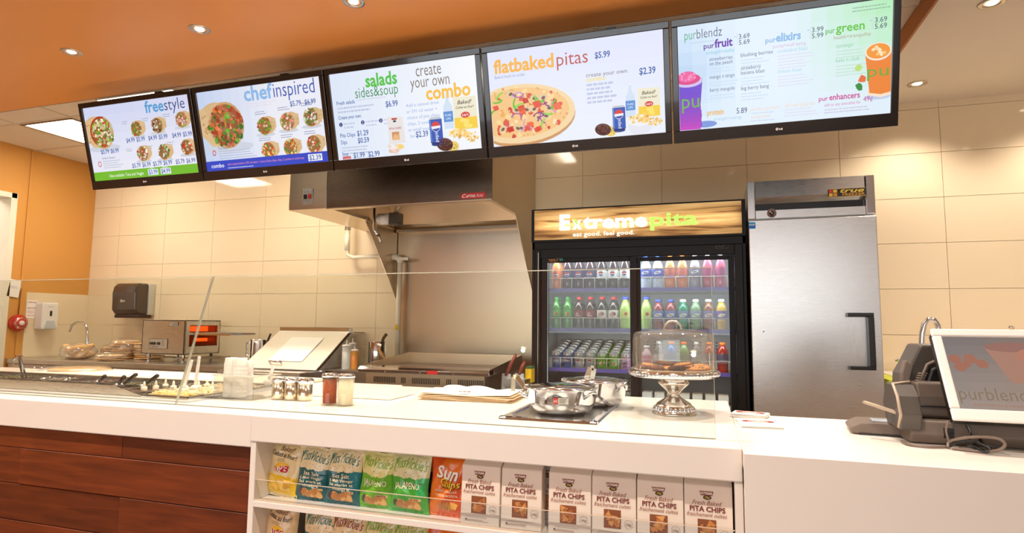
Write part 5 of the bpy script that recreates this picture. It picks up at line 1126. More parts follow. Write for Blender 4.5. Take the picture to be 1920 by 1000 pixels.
P = Paint(lambda u, v, l: (q3.x+u, zy-.005-.0005*l, q3.z-v), .01)
P.rect(-10, -2.2, 10, 2.2, (20, 16, 10), 0); P.rect(-10, -2.2, -4.6, 2.2, (60, 40, 14), 1); P.rect(-9.4, -1.9, -7.6, -.2, (210, 50, 30), 2); P.rect(-7.2, -1.9, -5.2, -.2, (226, 190, 60), 2); P.rect(-9.4, .2, -7.6, 1.9, (226, 190, 60), 2); P.rect(-7.2, .2, -5.2, 1.9, (200, 140, 50), 2)
P.text('true', -3.6, .0, 3.4, (232, 196, 70), 'l', .02, .3, layer=2, width=12.4); P.text('FREEZER', -2.4, 1.9, 2.1, (220, 160, 60), 'l', .01, layer=2, width=11.6); P.rect(-10, -2.4, 10, -2.2, (200, 170, 60), 2); P.rect(-10, 2.2, 10, 2.4, (200, 170, 60), 2)
put('brand_plate', P.mb, M_PRINT, fz)
q4 = aY(1410, 423, zy-.014)
P = Paint(lambda u, v, l: (q4.x+u, zy-.0135-.0005*l, q4.z-v), .01); P.rect(-1.8, -2.0, 2, 2.0, (60, 160, 225), 0); P.text('energy', -1.6, -.2, 1.3, (235, 245, 255), 'l', .02, .3, layer=2, width=3.2); P.rect(-1.6, .4, 1.8, 1.5, (30, 110, 200), 1)
put('energy_sticker', P.mb, M_PRINT, d)
for x in (zx0+.08, zx1-.08):
    for y in (zy+.12, 4.48): put('caster', MB().tube([(x-.015, y, .05), (x+.015, y, .05)], .05, 14).box((x-.02, y-.02, .08), (x+.02, y+.02, .125)), M_BLACK, fz)

# ================================================================== blending corner at the right
lq = aY(1661, 713, 4.0)
bl = thing('blending_counter', 'lime edged counter with a small white cabinet right of the freezer', 'counter', (0, 0, 0))
LZ = .905
put('lime_top', MB().box((.965, 3.86, LZ), (2.6, YW-.012, LZ+.045)), M_LIME, bl, bev=.002)
put('inner_deck', MB().box((1.06, 3.93, LZ+.045), (2.6, YW-.03, LZ+.048)), M_CAB, bl)
put('cabinet', MB().box((.98, 3.88, .05), (2.58, YW-.02, LZ-.001)), mat('black gloss cabinet edge', (40, 36, 34), .3), bl)
for k in range(3): put('cabinet_door', MB().box((1.0+k*.53, 3.862, .08), (1.51+k*.53, 3.879, LZ-.02)), M_WPLAST, bl, bev=.003)
tb_ = thing('arched_tap', 'tall chrome arched tap behind the till screen', 'tap', (1.17, 4.35, LZ+.048))
bq = [aY(px, py, 4.35)-Vector((1.17, 4.35, LZ+.048)) for px, py in ((1728, 650), (1729, 626), (1733, 608), (1741, 599), (1751, 600), (1758, 610), (1761, 626), (1762, 640))]
put('spout', MB().tube([(bq[0].x, 0, 0)]+bq, .017, 12), M_CHROME, tb_); put('tap_base', MB().lathe([(.03, 0), (.028, .01), (.022, .04)], 16, o=(bq[0].x, 0, 0)), M_CHROME, tb_)
sq = aY(1698, 690, 4.05); ss = thing('sprayer_valve', 'small chrome lever valve left of the dark printer', 'valve', (sq.x, 4.05, LZ+.048))
hz_ = sq.z-LZ-.048
put('valve_body', MB().lathe([(.014, 0), (.014, hz_+.02), (.020, hz_+.03), (.016, hz_+.05), (.004, hz_+.055)], 14), M_CHROME, ss); put('lever', MB().tube([(0, 0, hz_+.03), (-.05, 0, hz_+.045)], [.006, .010], 8), M_CHROME, ss)

# ================================================================== things on the serving counter
def cz(px, py): return aZ(px, py, ZT)
# topping rail (cold well) at the left
rx1, ry0, ry1 = -2.03, 1.975, 2.56
br = thing('topping_rail', 'stainless cold well with topping pans sunk in the counter left end', 'food well', (0, 0, ZT))
m = MB(); m.box((XL+.02, ry0, .001), (rx1, ry0+.03, .014)); m.box((XL+.02, ry1-.03, .001), (rx1, ry1, .014)); m.box((rx1-.03, ry0+.03, .001), (rx1, ry1-.03, .014)); m.box((XL+.02, ry0+.03, .0005), (rx1-.03, ry1-.03, .003))
put('well_rim', m, M_CHROME, br, bev=.003)
put('front_guard', MB().prism([(XL+.02, .014), (-2.28, .014), (-2.45, .052), (XL+.02, .052)], ry0+.001, ry0+.006, 'y'), M_STEEL, br)
put('rear_lip', MB().box((XL+.02, ry1-.006, .012), (rx1, ry1, .018)), M_BLACK, br)
M_PAN = steel('pan steel', (.5, .48, .45), .25)
shaded_foods = [('shredded lettuce', (66, 72, 40)), ('sliced tomato', (84, 40, 30)), ('sliced olives', (40, 34, 32)), ('pickled pepper', (84, 80, 40)), ('grilled pepper', (90, 60, 40)), ('white onion', (120, 110, 96))]  # food colours darkened to stand in for shade inside deep pans
px_ = XL+.08; k = 0
rd = random.Random(4)
while px_ < -2.45:
    x0, x1 = px_, min(px_+.30, -2.40)
    for y0, y1 in ((2.01, 2.26), (2.275, 2.525)):
        fd = shaded_foods[k % 6]; k += 1
        pn = put('topping_pan', MB().box((x0, y0, .004), (x1, y0+.005, .020)).box((x0, y1-.005, .004), (x1, y1, .020)).box((x0, y0, .004), (x0+.005, y1, .020)).box((x1-.005, y0, .004), (x1, y1, .020)).box((x0+.005, y0+.005, .003), (x1-.005, y1-.005, .006)), M_PAN, br)
        ff = MB()
        for q in range(70): ff.ball((rd.uniform(x0+.02, x1-.02), rd.uniform(y0+.02, y1-.02), rd.uniform(.005, .009)), rd.uniform(.005, .009), 6, 4, sz=.5)
        put('topping_heap', ff, mat(fd[0], fd[1], .6, noise=.25, nscale=40), pn, kind='stuff')
    px_ += .315
# rack of small sauce bottles at the right end of the well
def small_sauce(x, y, lab, c=(244, 226, 196)):
    t = thing('sauce_nozzle_bottle', lab, 'squeeze bottle', (x, y, ZT+.006), group='small cream bottles at the end of the topping rail')
    put('bottle_body', MB().lathe([(.012, 0), (.0135, .004), (.0135, .018), (.008, .022)], 12), mat('cream sauce plastic', c, .4), t)
    put('nozzle', MB().lathe([(.007, .022), (.005, .036), (.002, .044)], 10), mat('cream cap plastic', (246, 238, 214), .4), t)
pts = [(270, 724), (292, 722), (310, 719), (325, 722), (345, 728), (372, 722), (388, 718), (398, 724), (404, 730), (360, 732)]
for k, (a, b) in enumerate(pts):
    q = aZ(a, b+8, ZT+.01); small_sauce(min(q.x, rx1-.05), min(max(q.y, ry0+.07), ry1-.09), 'small cream sauce bottle with pointed nozzle, %s from the left at the rail end' % ORD[k])
t = thing('cheese_tray', 'shallow tray heaped with grated cheese at the near corner of the topping rail', 'food tray', (-2.19, 2.05, ZT+.004))
put('tray_pan', MB().box((-.145, -.040, 0), (.125, .045, .004)).box((-.145, -.040, .004), (.125, -.036, .014)).box((.121, -.040, .004), (.125, .045, .014)), M_PAN, t)
m = MB()
for k in range(150): m.obox((rd.uniform(-.12, .10), rd.uniform(-.03, .035), rd.uniform(.006, .022)), (rd.uniform(-.12, .10)*0+rd.uniform(-.12, .10), rd.uniform(-.03, .035), rd.uniform(.008, .024)), .004, .003) if k % 10 == 0 else m.box(*(lambda x, y, z: ((x, y, z), (x+.016, y+.005, z+.004)))(rd.uniform(-.13, .10), rd.uniform(-.034, .036), rd.uniform(.004, .018)))
put('grated_cheese', m, mat('grated cheese pale', (246, 216, 150), .6, noise=.15), t, kind='stuff')
t = thing('topping_tray', 'wide pan of pale grated topping at the right end of the topping rail', 'food tray', (-2.23, 2.29, ZT+.004))
put('tray_pan', MB().box((-.17, -.19, 0), (.165, .21, .004)).box((-.17, -.19, .004), (.165, -.185, .012)).box((.16, -.185, .004), (.165, .21, .012)), M_PAN, t)
m = MB()
for k in range(420): x, y = rd.uniform(-.155, .145), rd.uniform(-.175, .195); z = .004+rd.random()*.010; m.box((x, y, z), (x+.015, y+.006, z+.004))
put('grated_topping', m, mat('pale grated topping', (244, 226, 184), .6, noise=.15), t, kind='stuff')
# spoons with black handles, tongs, scoops
def spoon(a, b, Yb, lab, matl, rad=.009, name='serving_spoon', cat='spoon', grp='black handled serving spoons', hook=False):
    p0 = aY(a[0], a[1], Yb); p1 = aY(b[0], b[1], Yb-.03)
    p0.z = max(p0.z, ZT+.02)
    t = thing(name, lab, cat, p0, group=grp)
    d = p1-p0
    put('handle', MB().tube([d*.15, d*.6, d*.97, d], [rad*.8, rad, rad*1.05, rad*.6], 10), matl, t)
    put('spoon_bowl', MB().ball((0, 0, 0), .018, 10, 6, sz=.45), M_STEEL, t); return t
BLKH = mat('black nylon handle', (26, 24, 24), .3, coat=.2)
spoon((184, 720), (197, 705), 2.30, 'leftmost black handled spoon standing in the topping pans', BLKH)
spoon((221, 722), (233, 706), 2.22, 'second black handled spoon from the left, nearly upright', BLKH)
spoon((228, 724), (256, 702), 2.24, 'third black handled spoon from the left, longest and slanted', BLKH)
spoon((268, 726), (296, 704), 2.24, 'rightmost black handled spoon beside the cream sauce bottles', BLKH)
spoon((82, 717), (94, 708), 2.30, 'steel spoon tip showing at the left of the topping pans', M_STEEL, .005, grp='steel spoons in the pans')
spoon((125, 717), (131, 710), 2.30, 'second steel spoon tip in the topping pans', M_STEEL, .005, grp='steel spoons in the pans')
def scoop(a, b, Y0, lab, w_=.016):
    p0, p1 = aY(a[0], a[1], Y0), aY(b[0], b[1], Y0-.02)
    t = thing('white_scoop', lab, 'scoop', p0, group='white plastic scoops')
    d = p1-p0; r = Vector((1, 0, 0)); n_ = d.cross(r).normalized()
    put('handle', MB().obox((0, 0, 0), d*.90, w_, .006, up=n_).obox(d*.90, d, w_*.4, .006, up=n_).obox(d*.90+r*w_*.36, d*.985+r*w_*.36, w_*.28, .006, up=n_).obox(d*.90-r*w_*.36, d*.985-r*w_*.36, w_*.28, .006, up=n_), M_WPLAST, t, bev=.002)
    put('scoop_bowl', MB().ball(-d.normalized()*.015, .024, 12, 6, sz=.8), M_WPLAST, t)
scoop((346, 724), (360, 675), 2.20, 'left white plastic scoop leaning behind the glass seam')
scoop((366, 724), (374, 668), 2.28, 'right white plastic scoop with a slot in its handle tip')
scoop((461, 712), (466, 678), 2.52, 'white flat spatula handle behind the plastic cup bin')
scoop((504, 712), (513, 686), 2.52, 'white flat spatula handle above the leftmost shaker jar')
tg = thing('steel_tongs', 'shiny steel tongs standing upright at the far left of the topping rail', 'tongs', aY(43, 711, 2.28))
d = aY(34, 668, 2.27)-aY(43, 711, 2.28)
put('tong_arm', MB().obox((0, 0, 0), d, .012, .002, up=(0, 1, 0)), M_CHROME, tg); put('tong_arm', MB().obox((.012, .01, 0), d+Vector((.003, .006, 0)), .012, .002, up=(0, 1, 0)), M_CHROME, tg)
put('tong_hinge', MB().box((-.015, -.008, -.003), (.018, .012, .004)), M_CHROME, tg, loc=d)
put('tong_ring', MB().tube([Vector((-.005, 0, -.002)), Vector((-.03, -.005, -.03)), Vector((-.022, -.005, -.05))], .003, 6), M_CHROME, tg, loc=d)
# cutting board strip and pitas at the left
cbd = thing('cutting_board', 'long cream cutting board along the back edge of the serving counter', 'cutting board', (0, 0, ZT))
put('board', MB().box((-3.86, 2.60, .002), (-2.05, 2.925, .020)), M_BOARD, cbd, bev=.004)
def pita_pile(x, y, z, n, r, lab, sx=1.3):
    t = thing('pita_pile', lab, 'pita bread', (x, y, z)); rd = random.Random(int(abs(x)*100))
    for k in range(n): put('pita_round', MB().lathe([(r*.9, 0), (r, .003), (r, .006), (r*.9, .009)], 22), M_PITA, t, loc=(rd.uniform(-.05, .05), rd.uniform(-.02, .02), .002+k*.0095), rot=(rd.uniform(-.02, .02), rd.uniform(-.04, .04), 0))
    put('plastic_film', MB().grid(lambda u, v: ((r*1.5)*math.cos(u*6.283)*(math.sin(v*1.5708)**.4)*(1+.06*math.sin(u*40)), (r*1.12)*math.sin(u*6.283)*math.sin(v*1.5708)**.4, .001+(n*.0095+.012)*math.cos(v*1.5708)), 30, 6), M_BAGFILM, t); return t
q = aZ(40, 703, ZT+.02); pita_pile(q.x-.05, 2.78, ZT+.002, 3, .16, 'bag of flat pitas lying on the counter at the left edge')
# clear bin with stacked cups
q = cz(437, 745)
bn = thing('cup_bin', 'clear plastic bin holding stacked white sauce cups', 'bin', (-1.93, 2.19, ZT))
w2, d2, hh = .105, .075, .098
m = MB()
for (a, b) in (((-w2, -d2), (w2, -d2+.003)), ((-w2, d2-.003), (w2, d2)), ((-w2, -d2), (-w2+.003, d2)), ((w2-.003, -d2), (w2, d2))): m.box((a[0], a[1], .0015), (b[0], b[1], hh))
m.box((-w2, -d2, .0015), (w2, d2, .005)); put('bin_wall', m, M_FROST, bn)
put('bin_rim', MB().box((-w2-.010, -d2-.008, hh), (w2+.012, -d2+.003, hh+.004)).box((-w2-.010, d2-.003, hh), (w2+.012, d2+.008, hh+.004)).box((-w2-.010, -d2, hh), (-w2+.003, d2, hh+.004)).box((w2-.003, -d2, hh), (w2+.012, d2, hh+.004)), clear('rim clear plastic', (.9, .88, .84), haze=.5, hazecol=(.95, .9, .84)), bn)
for k, (dx, dy, n_) in enumerate(((-.055, -.03, 9), (-.01, -.028, 9), (-.035, .035, 8))):
    t = thing('sauce_cup_stack', ['left front stack of white plastic sauce cups in the clear bin', 'right front stack of white plastic sauce cups in the clear bin', 'rear stack of white plastic sauce cups in the clear bin'][k], 'cup stack', (-1.93+dx, 2.19+dy, ZT+.006), group='stacked sauce cups')
    for c in range(n_): put('cup', MB().lathe([(.031, .0), (.032, .004), (.027, .034), (.026, .036), (.001, .037)], 18, cap0=False, cap1=False), M_WPLAST, t, loc=(0, 0, .0+c*.0165))
# glass jars and shakers
def jar(x, y, r, hgt, lab, fill, lid, ff, name='shaker_jar', flared=False):
    t = thing(name, lab, 'shaker jar', (x, y, ZT), group='shaker jars along the glass')
    if flared: pr = [(r*1.12, .001), (r*1.14, .008), (r*.98, .022), (r*.96, hgt*.5), (r, hgt*.86), (r*1.05, hgt*.9)]
    else: pr = [(r*.97, .001), (r, .006), (r, hgt*.72), (r*.96, hgt*.78)]
    put('jar_glass', MB().lathe(pr, 28, cap1=False), M_JAR, t)
    if fill: put('spice_fill', MB().lathe([(r*.86, .006), (r*.88, hgt*ff)], 24), fill, t)
    if flared: put('shaker_lid', MB().lathe([(r*1.08, hgt*.87), (r*1.08, hgt*.94), (r*.95, hgt*.985), (r*.5, hgt)], 28), lid, t)
    else: put('shaker_lid', MB().lathe([(r*1.03, hgt*.74), (r*1.04, hgt*.97), (r*.98, hgt), (r*.2, hgt+.001)], 28), lid, t)
    return t
M_JAR = clear('jar glass', (.96, .96, .93), haze=.015, refl=1.4)
M_SPST = mat('shaker steel', (228, 216, 196), .2, 1.0, noise=.03)
for k, px in enumerate((509.5, 541, 573)):
    q = cz(px, 751); t = thing('shaker_jar', ['leftmost short steel shaker jar by the cup bin', 'middle short steel shaker jar', 'short steel shaker jar next to the red pepper flakes'][k], 'shaker jar', (q.x, 2.205, ZT), group='shaker jars along the glass')
    put('steel_body', MB().lathe([(.029, .001), (.031, .005), (.031, .072)], 28, cap1=True), M_SPST, t); put('shaker_lid', MB().lathe([(.033, .072), (.033, .088), (.030, .094), (.004, .095)], 28), M_CHROME, t)
    put('spring_clip', MB().tube([(.033, 0, .066), (.043, 0, .075), (.041, 0, .09), (.033, 0, .092)], .002, 6), M_CHROME, t)
jar(-1.463, 2.135, .031, .128, 'glass shaker filled with red pepper flakes', mat('red pepper flakes', (176, 74, 22), .8, noise=.5, nscale=150, bump=.5, bscale=200), M_CHROME, .80, flared=True)
jar(-1.388, 2.135, .033, .128, 'glass shaker filled with pale grated parmesan', mat('pale grated cheese', (240, 226, 196), .85, noise=.1, nscale=90), M_CHROME, .84, flared=True)
# paper bags on the counter
pb = thing('paper_bag_pile', 'small pile of printed tan paper bags lying flat in the middle of the counter', 'paper bags', (-.99, 2.52, ZT), rot=(0, 0, R_(3)))
rd = random.Random(12)
for k in range(7):
    x0, x1 = -.21+rd.uniform(-.012, .012), .20+rd.uniform(-.02, .02)
    put('paper_bag', MB().grid(lambda u, v: (x0+(x1-x0)*u, -.10+.2*v+.004*math.sin(u*9+k), .004+k*.0045+.003*math.sin(u*6+k*1.3)*(1 if k > 3 else .2)), 14, 5), M_KRAFT if k < 6 else M_PAPER, pb).modifiers.new('thickness', 'SOLIDIFY').thickness = .0025
P = Paint(lambda u, v, l: (u, -.095-v*.0, .0365+.0004*l), .01)
P.fn = lambda u, v, l: (u, -.098+v, .0415+.0003*l+.003*math.sin((u+.21)/.41*6+6*1.3))
rg = random.Random(5)
for k in range(46): a = rg.uniform(0, 6.28); P.blob(-1+7*math.cos(a)*rg.random(), 3+2.6*math.sin(a)*rg.random(), rg.uniform(.3, .9), rg.choice([(96, 60, 44), (140, 100, 76), (170, 130, 100)]), 2, 5, rg)
put('printed_crest', P.mb, M_PRINT, pb)
fp = thing('white_wrap_paper', 'crumpled white wrapping paper behind the tan bags', 'paper', (-.93, 2.74, ZT))
put('paper_sheet', MB().grid(lambda u, v: (-.32+.50*u, -.10+.22*v, .006+.020*math.sin(v*2.6)*(.6+.4*math.sin(u*7))+.006*math.sin(u*17+v*9)), 26, 10), M_PAPER, fp).modifiers.new('thickness', 'SOLIDIFY').thickness = .002
wt = thing('white_tray_slab', 'low white rectangular board lying behind the parmesan shaker', 'board', (-1.60, 2.43, ZT))
put('slab', MB().box((-.20, -.09, .001), (.30, .14, .012)), M_CORIAN, wt, bev=.003)
# warmer tray with two soup pots
TX0, TX1, TY0, TY1 = -.700, -.352, 2.035, 2.66
wm = thing('soup_warmer', 'sunken stainless warmer tray with a bright rim under the soup pots', 'warmer', (0, 0, ZT))
m = MB(); w_ = .022
m.prism([(TY0, .001), (TY0+.004, .008), (TY0+w_, .010), (TY0+w_+.006, .001)], TX0, TX1); m.prism([(TY1-w_-.006, .001), (TY1-w_, .010), (TY1-.004, .008), (TY1, .001)], TX0, TX1)
m.prism([(TX0, .001), (TX0+.004, .008), (TX0+w_, .010), (TX0+w_+.006, .001)], TY0+.002, TY1-.002, 'y'); m.prism([(TX1-w_-.006, .001), (TX1-w_, .010), (TX1-.004, .008), (TX1, .001)], TY0+.002, TY1-.002, 'y')
put('warmer_rim', m, M_CHROME, wm); put('warmer_plate', MB().box((TX0+w_, TY0+w_, .0008), (TX1-w_, TY1-w_, .0035)), M_STEEL, wm)
def soup_pot(cx, cy, r, hh, lab, ladle, sticker=False):
    t = thing('soup_pot', lab, 'pot', (cx, cy, ZT+.0045), group='soup pots on the warmer')
    put('pot_body', MB().lathe([(r*.62, 0), (r*.72, .003), (r*.90, hh*.22), (r*.97, hh*.5), (r, hh*.95), (r*1.05, hh), (r*1.06, hh+.004), (r*.99, hh+.005), (r*.95, hh*.9), (r*.9, hh*.55)], 48, cap1=True), M_CHROME, t)
    put('pot_lid', MB().lathe([(r*.93, hh-.004), (r*.9, hh+.006), (r*.6, hh+.013), (r*.3, hh+.015), (.001, hh+.016)], 48, cap0=False, cap1=False), M_CHROME, t)
    put('lid_hinge', MB().box((-r*1.08, -.02, hh-.006), (-r*.94, .02, hh+.008)), M_CHROME, t, bev=.003)
    a = Vector((-r*.55, -.02, hh+.018))
    put('side_handle', MB().tube([(r*.78, -.075, hh*.7), (r*1.0, -.085, hh*.95), (r*1.05, -.04, hh*.9), (r*1.0, .0, hh*.7)], .006, 8), M_CHROME, t)
    put('side_handle', MB().tube([(-r*.9, -.05, hh*.7), (-r*1.12, -.05, hh*.8), (-r*1.12, .03, hh*.8), (-r*.95, .03, hh*.7)], .006, 8), M_CHROME, t)
    if sticker:
        P = Paint(lambda u, v, l: ((r*1.003+.0004*l)*math.sin(u/r), -(r*1.003+.0004*l)*math.cos(u/r), hh*.62-v), .01)
        P.rect(.2, -1.2, 2.0, 1.0, (190, 50, 40), 1); P.text('HOT', .4, .3, 1, (240, 230, 225), 'l', .02, layer=2, width=1.4); P.rect(2.0, -1.2, 5.6, 1.0, (206, 200, 190), 1); P.faux(2.4, -.8, 2.8, 3, .2, .55, (90, 84, 80)); P.faux(-7, -.4, 5, 2, .22, .6, (120, 112, 104))
        put('pot_sticker', P.mb, M_PRINT, t)
    return t
soup_pot(-.522, 2.235, .130, .092, 'front round chrome soup pot with a small red sticker', None, True)
soup_pot(-.440, 2.50, .128, .098, 'rear round chrome soup pot behind the first', None)
def ladle(pts, Ys, lab, w_):
    P3 = [aY(a, b, y) for (a, b), y in zip(pts, Ys)]; o = P3[0]
    t = thing('soup_ladle', lab, 'ladle', o, group='ladles in the soup pots'); m = MB()
    for a, b in zip(P3[:-1], P3[1:]): m.obox(a-o, b-o, w_, .003, up=(0, 1, 0))
    put('ladle_handle', m, M_SPST, t, bev=.001)
    put('ladle_neck', MB().tube([(0, 0, 0), ((P3[1]-o)*-.12)], .005, 6), M_CHROME, t)
ladle([(996, 746), (969, 706), (963, 707), (962, 734)], [2.24, 2.27, 2.28, 2.28], 'bent steel ladle handle rising left of the front soup pot', .018)
ladle([(1092, 730), (1107, 690), (1114, 691), (1110, 712)], [2.46, 2.44, 2.44, 2.44], 'short steel ladle handle rising from the rear soup pot', .020)
# cake stand, dome, cookies
KX, KY = -.120, 2.40
kst = thing('cake_stand', 'silver pedestal cake stand in front of the drinks cooler', 'cake stand', (KX, KY, ZT))
put('pedestal', MB().lathe([(.082, .001), (.084, .004), (.074, .012), (.068, .030), (.062, .040), (.030, .060), (.020, .070), (.020, .076), (.034, .092), (.054, .110), (.060, .118), (.052, .126), (.050, .140)], 48), mat('pedestal silver', (220, 212, 202), .18, 1, noise=.02), kst)
m = MB()
for k in range(26): a = k*2*math.pi/26; m.ball((.071*math.cos(a), .071*math.sin(a), .018), .0075, 8, 5, sz=1.5)
put('fluted_foot', m, M_CHROME, kst)
put('plate', MB().lathe([(.05, .138), (.155, .140), (.165, .144), (.167, .164), (.160, .165), (.158, .150), (.001, .149)], 56), M_CHROME, kst)
m = MB()
for k in range(70): a = k*2*math.pi/70; m.ball((.1665*math.cos(a), .1665*math.sin(a), .154), .0045, 6, 4, sz=1.7)
put('beaded_rim', m, M_CHROME, kst)
kd = thing('cake_dome', 'clear cake dome with a looped handle over the cookies', 'cake dome', (KX, KY, ZT+.1665))
put('dome_shell', MB().lathe([(.154, .000), (.154, .03), (.1515, .115), (.148, .132), (.140, .140), (.10, .149), (.05, .153), (.001, .154)], 64, cap0=False, cap1=False), M_DOME if 'M_DOME' in globals() else clear('dome acrylic', (.93, .935, .94), haze=.07, hazecol=(.9, .92, .95), refl=3.2), kd)
put('dome_foot_rim', MB().lathe([(.154, 0), (.1585, .001), (.1585, .004), (.154, .005)], 56, cap0=False, cap1=False), clear('dome rim acrylic', (.85, .86, .88), haze=.2, refl=3), kd)
put('dome_handle', MB().tube([(-.032, 0, .150), (-.030, 0, .166), (-.016, 0, .180), (0, 0, .184), (.016, 0, .180), (.030, 0, .166), (.032, 0, .150)], .005, 10), M_SATIN, kd)
bb = thing('cookie_board', 'round tan paper board under the cookies in the cake dome', 'board', (KX, KY, ZT+.163)); put('disc', MB().lathe([(.146, 0), (.147, .004), (.001, .0045)], 48), mat('tan cake board', (214, 160, 100), .7, noise=.15, nscale=30), bb)
rd = random.Random(21)
ck_ = [(-.10, -.05, 1, 0), (-.055, -.09, 1, .1), (-.085, .0, 0, .2), (-.02, -.07, 0, .0), (.02, -.095, 1, .25), (.035, -.04, 0, .18), (.09, -.06, 0, .1), (.10, .0, 0, .2), (-.03, .03, 1, .1), (.05, .05, 0, .1), (.005, -.01, 1, .1)]
for k, (x, y, dk, tl) in enumerate(ck_):
    r = .036 if k < 9 else .034
    t = thing('cookie', '%s cookie under the dome, %s of the row counted from front left' % ('dark chocolate' if dk else 'golden oat', ORD[k] if k < 10 else 'last'), 'cookie', (KX+x, KY+y, ZT+.169+(.010 if k in (5, 8, 10) else 0)+abs(math.sin(tl))*.012), rot=(tl, -tl*.6, k), group='cookies under the dome')
    mm = MB().lathe([(r*.85, 0), (r, .004), (r*.97, .008), (r*.7, .012), (.001, .0135)], 22)
    mm.v = [(a*(1+.04*math.sin(7*math.atan2(b, a)+k)), b*(1+.04*math.sin(7*math.atan2(b, a)+k)), c+.001*math.sin(a*400)*math.cos(b*400)) for a, b, c in mm.v]
    put('cookie_crumb', mm, M_COOKIED if dk else M_COOKIE, t)
    cc_ = MB()
    for q in range(9): a = rd.uniform(0, 6.28); d_ = rd.uniform(.2, .8)*r; cc_.ball((d_*math.cos(a), d_*math.sin(a), .0105), .0035, 6, 4)
    put('cookie_chips', cc_, mat('chocolate chips', (60, 32, 22), .5) if not dk else mat('pale cookie chips', (190, 130, 90), .6), t)
# napkins
def napk(x, y, sx_, sy_, n_, rz, lab, pr):
    t = thing('napkin_stack', lab, 'napkins', (x, y, ZT), rot=(0, 0, rz), group='napkin stacks')
    for k in range(n_): put('napkin', MB().box((-sx_/2, -sy_/2, .001+k*.0022), (sx_/2, sy_/2, .001+k*.0022+.0017)), M_PAPER, t, loc=(rd.uniform(-.004, .004), rd.uniform(-.004, .004), 0), rot=(0, 0, rd.uniform(-.03, .03)))
    zt_ = n_*.0022+.0018
    P = Paint(lambda u, v, l: (u, v, zt_+.0004+.0003*l), .01); P.ring(0, -1, 5.2, 2.2, .3, (176, 70, 60), 1, a0=0, a1=360); P.text('PURBLENDZ', -4, -.4, 1.7, (150, 60, 60), 'l', .02, layer=2, width=8)
    P.mb.v = [(a, -b, c) for a, b, c in P.mb.v]
    put('napkin_print', P.mb, M_PRINT, t)
napk(.165, 2.235, .13, .15, 4, R_(4), 'nearer stack of white napkins with a red oval print on the cash counter', 1)
napk(.150, 2.42, .12, .09, 6, R_(-14), 'farther stack of white napkins beside the cooler corner', 1)

# ================================================================== till corner
tq = aZ(1655, 822, ZT)
ct_ = thing('card_terminal', 'flat grey brown card reader left of the receipt printer', 'card reader', (.545, 2.19, ZT), rot=(0, 0, R_(-6)))
put('reader_body', MB().prism([(-.10, .002), (.09, .002), (.105, .012), (.105, .030), (.08, .042), (-.085, .036), (-.115, .020), (-.115, .008)], -.045, .10, 'y'), M_GREYB, ct_, bev=.005)
put('reader_foot', MB().box((-.09, -.05, .0005), (.09, .095, .004)), M_BLACK, ct_)
put('reader_screen', MB().box((-.05, -.02, .0385), (.0, .045, .0415)), mat('pale lcd', (170, 180, 190), .25), ct_)
put('key_row', MB().box((.012, -.02, .040), (.02, .06, .045)).box((.028, -.02, .0405), (.036, .06, .0455)).box((.044, -.02, .041), (.052, .06, .046)), M_DGREY, ct_)
rp = thing('receipt_printer', 'dark grey receipt printer with angled side cheeks and a raised lid', 'printer', (.62, 2.10, ZT))
put('printer_base', MB().prism([(-.045, .002), (-.065, .03), (-.055, .066), (.18, .066), (.18, .002)], -.06, .33), M_GREYB, rp, bev=.005)
put('printer_drawer', MB().prism([(.01, .066), (.0, .075), (.005, .13), (.02, .170), (.16, .170), (.16, .066)], -.02, .33), mat('warm grey case', (96, 84, 74), .4), rp, bev=.006)
put('front_groove', MB().box((-.018, -.002, .100), (.33, .012, .104)), M_BLACK, rp)
put('side_cheek', MB().prism([(-.07, .04), (-.085, .085), (-.06, .135), (-.02, .165), (.06, .165), (.10, .10), (.06, .04)], -.09, -.035), M_DGREY, rp, bev=.004)
put('cheek_edge', MB().tube([(-.09, -.06, .045), (-.09, -.085, .085), (-.09, -.06, .135), (-.09, -.02, .166), (-.04, .0, .172)], .0045, 8), mat('light plastic edge', (176, 160, 140), .35), rp)
put('arm_flap', MB().obox((-.06, -.04, .075), (-.16, .02, .105), .02, .007), mat('light plastic edge', (176, 160, 140), .35), rp)
put('power_socket', MB().box((.02, -.064, .022), (.045, -.05, .050)), M_BLACK, rp)
def PL(px, py, Y=2.22): q_ = aY(px, py, Y); return (q_.x-.62, q_.z-ZT)
put('raised_lid', MB().prism([PL(1692, 742), PL(1693, 702), PL(1706, 680), PL(1723, 646), PL(1756, 646), PL(1800, 742)], .11, .24, 'y'), M_DGREY, rp, bev=.008)
put('lid_hump', MB().prism([PL(1728, 742, 2.19), PL(1745, 694, 2.19), PL(1752, 688, 2.19), PL(1800, 690, 2.19), PL(1800, 742, 2.19)], .085, .12, 'y'), M_BLACK, rp, bev=.006)
put('lid_ridge', MB().tube([(PL(1712, 742, 2.2)[0], .10, PL(1712, 742, 2.2)[1]), (PL(1727, 712, 2.2)[0], .10, PL(1727, 712, 2.2)[1]), (PL(1739, 684, 2.2)[0], .10, PL(1739, 684, 2.2)[1]), (PL(1752, 678, 2.2)[0], .10, PL(1752, 678, 2.2)[1])], .005, 8), M_GREYB, rp)
rb = MB()
for k in range(9):
    a_, b_2 = PL(1707+k*2.0, 735-k*4.2, 2.2); rb.box((a_, .098, b_2), (a_+.022, .109, b_2+.0035))
put('rib_row', rb, mat('light plastic edge', (176, 160, 140), .35), rp)
put('grey_flap', MB().prism([PL(1693, 728, 2.17), PL(1692, 700, 2.17), PL(1698, 676, 2.17), PL(1713, 684, 2.17), PL(1702, 728, 2.17)], .07, .105, 'y'), M_GREYB, rp, bev=.003)
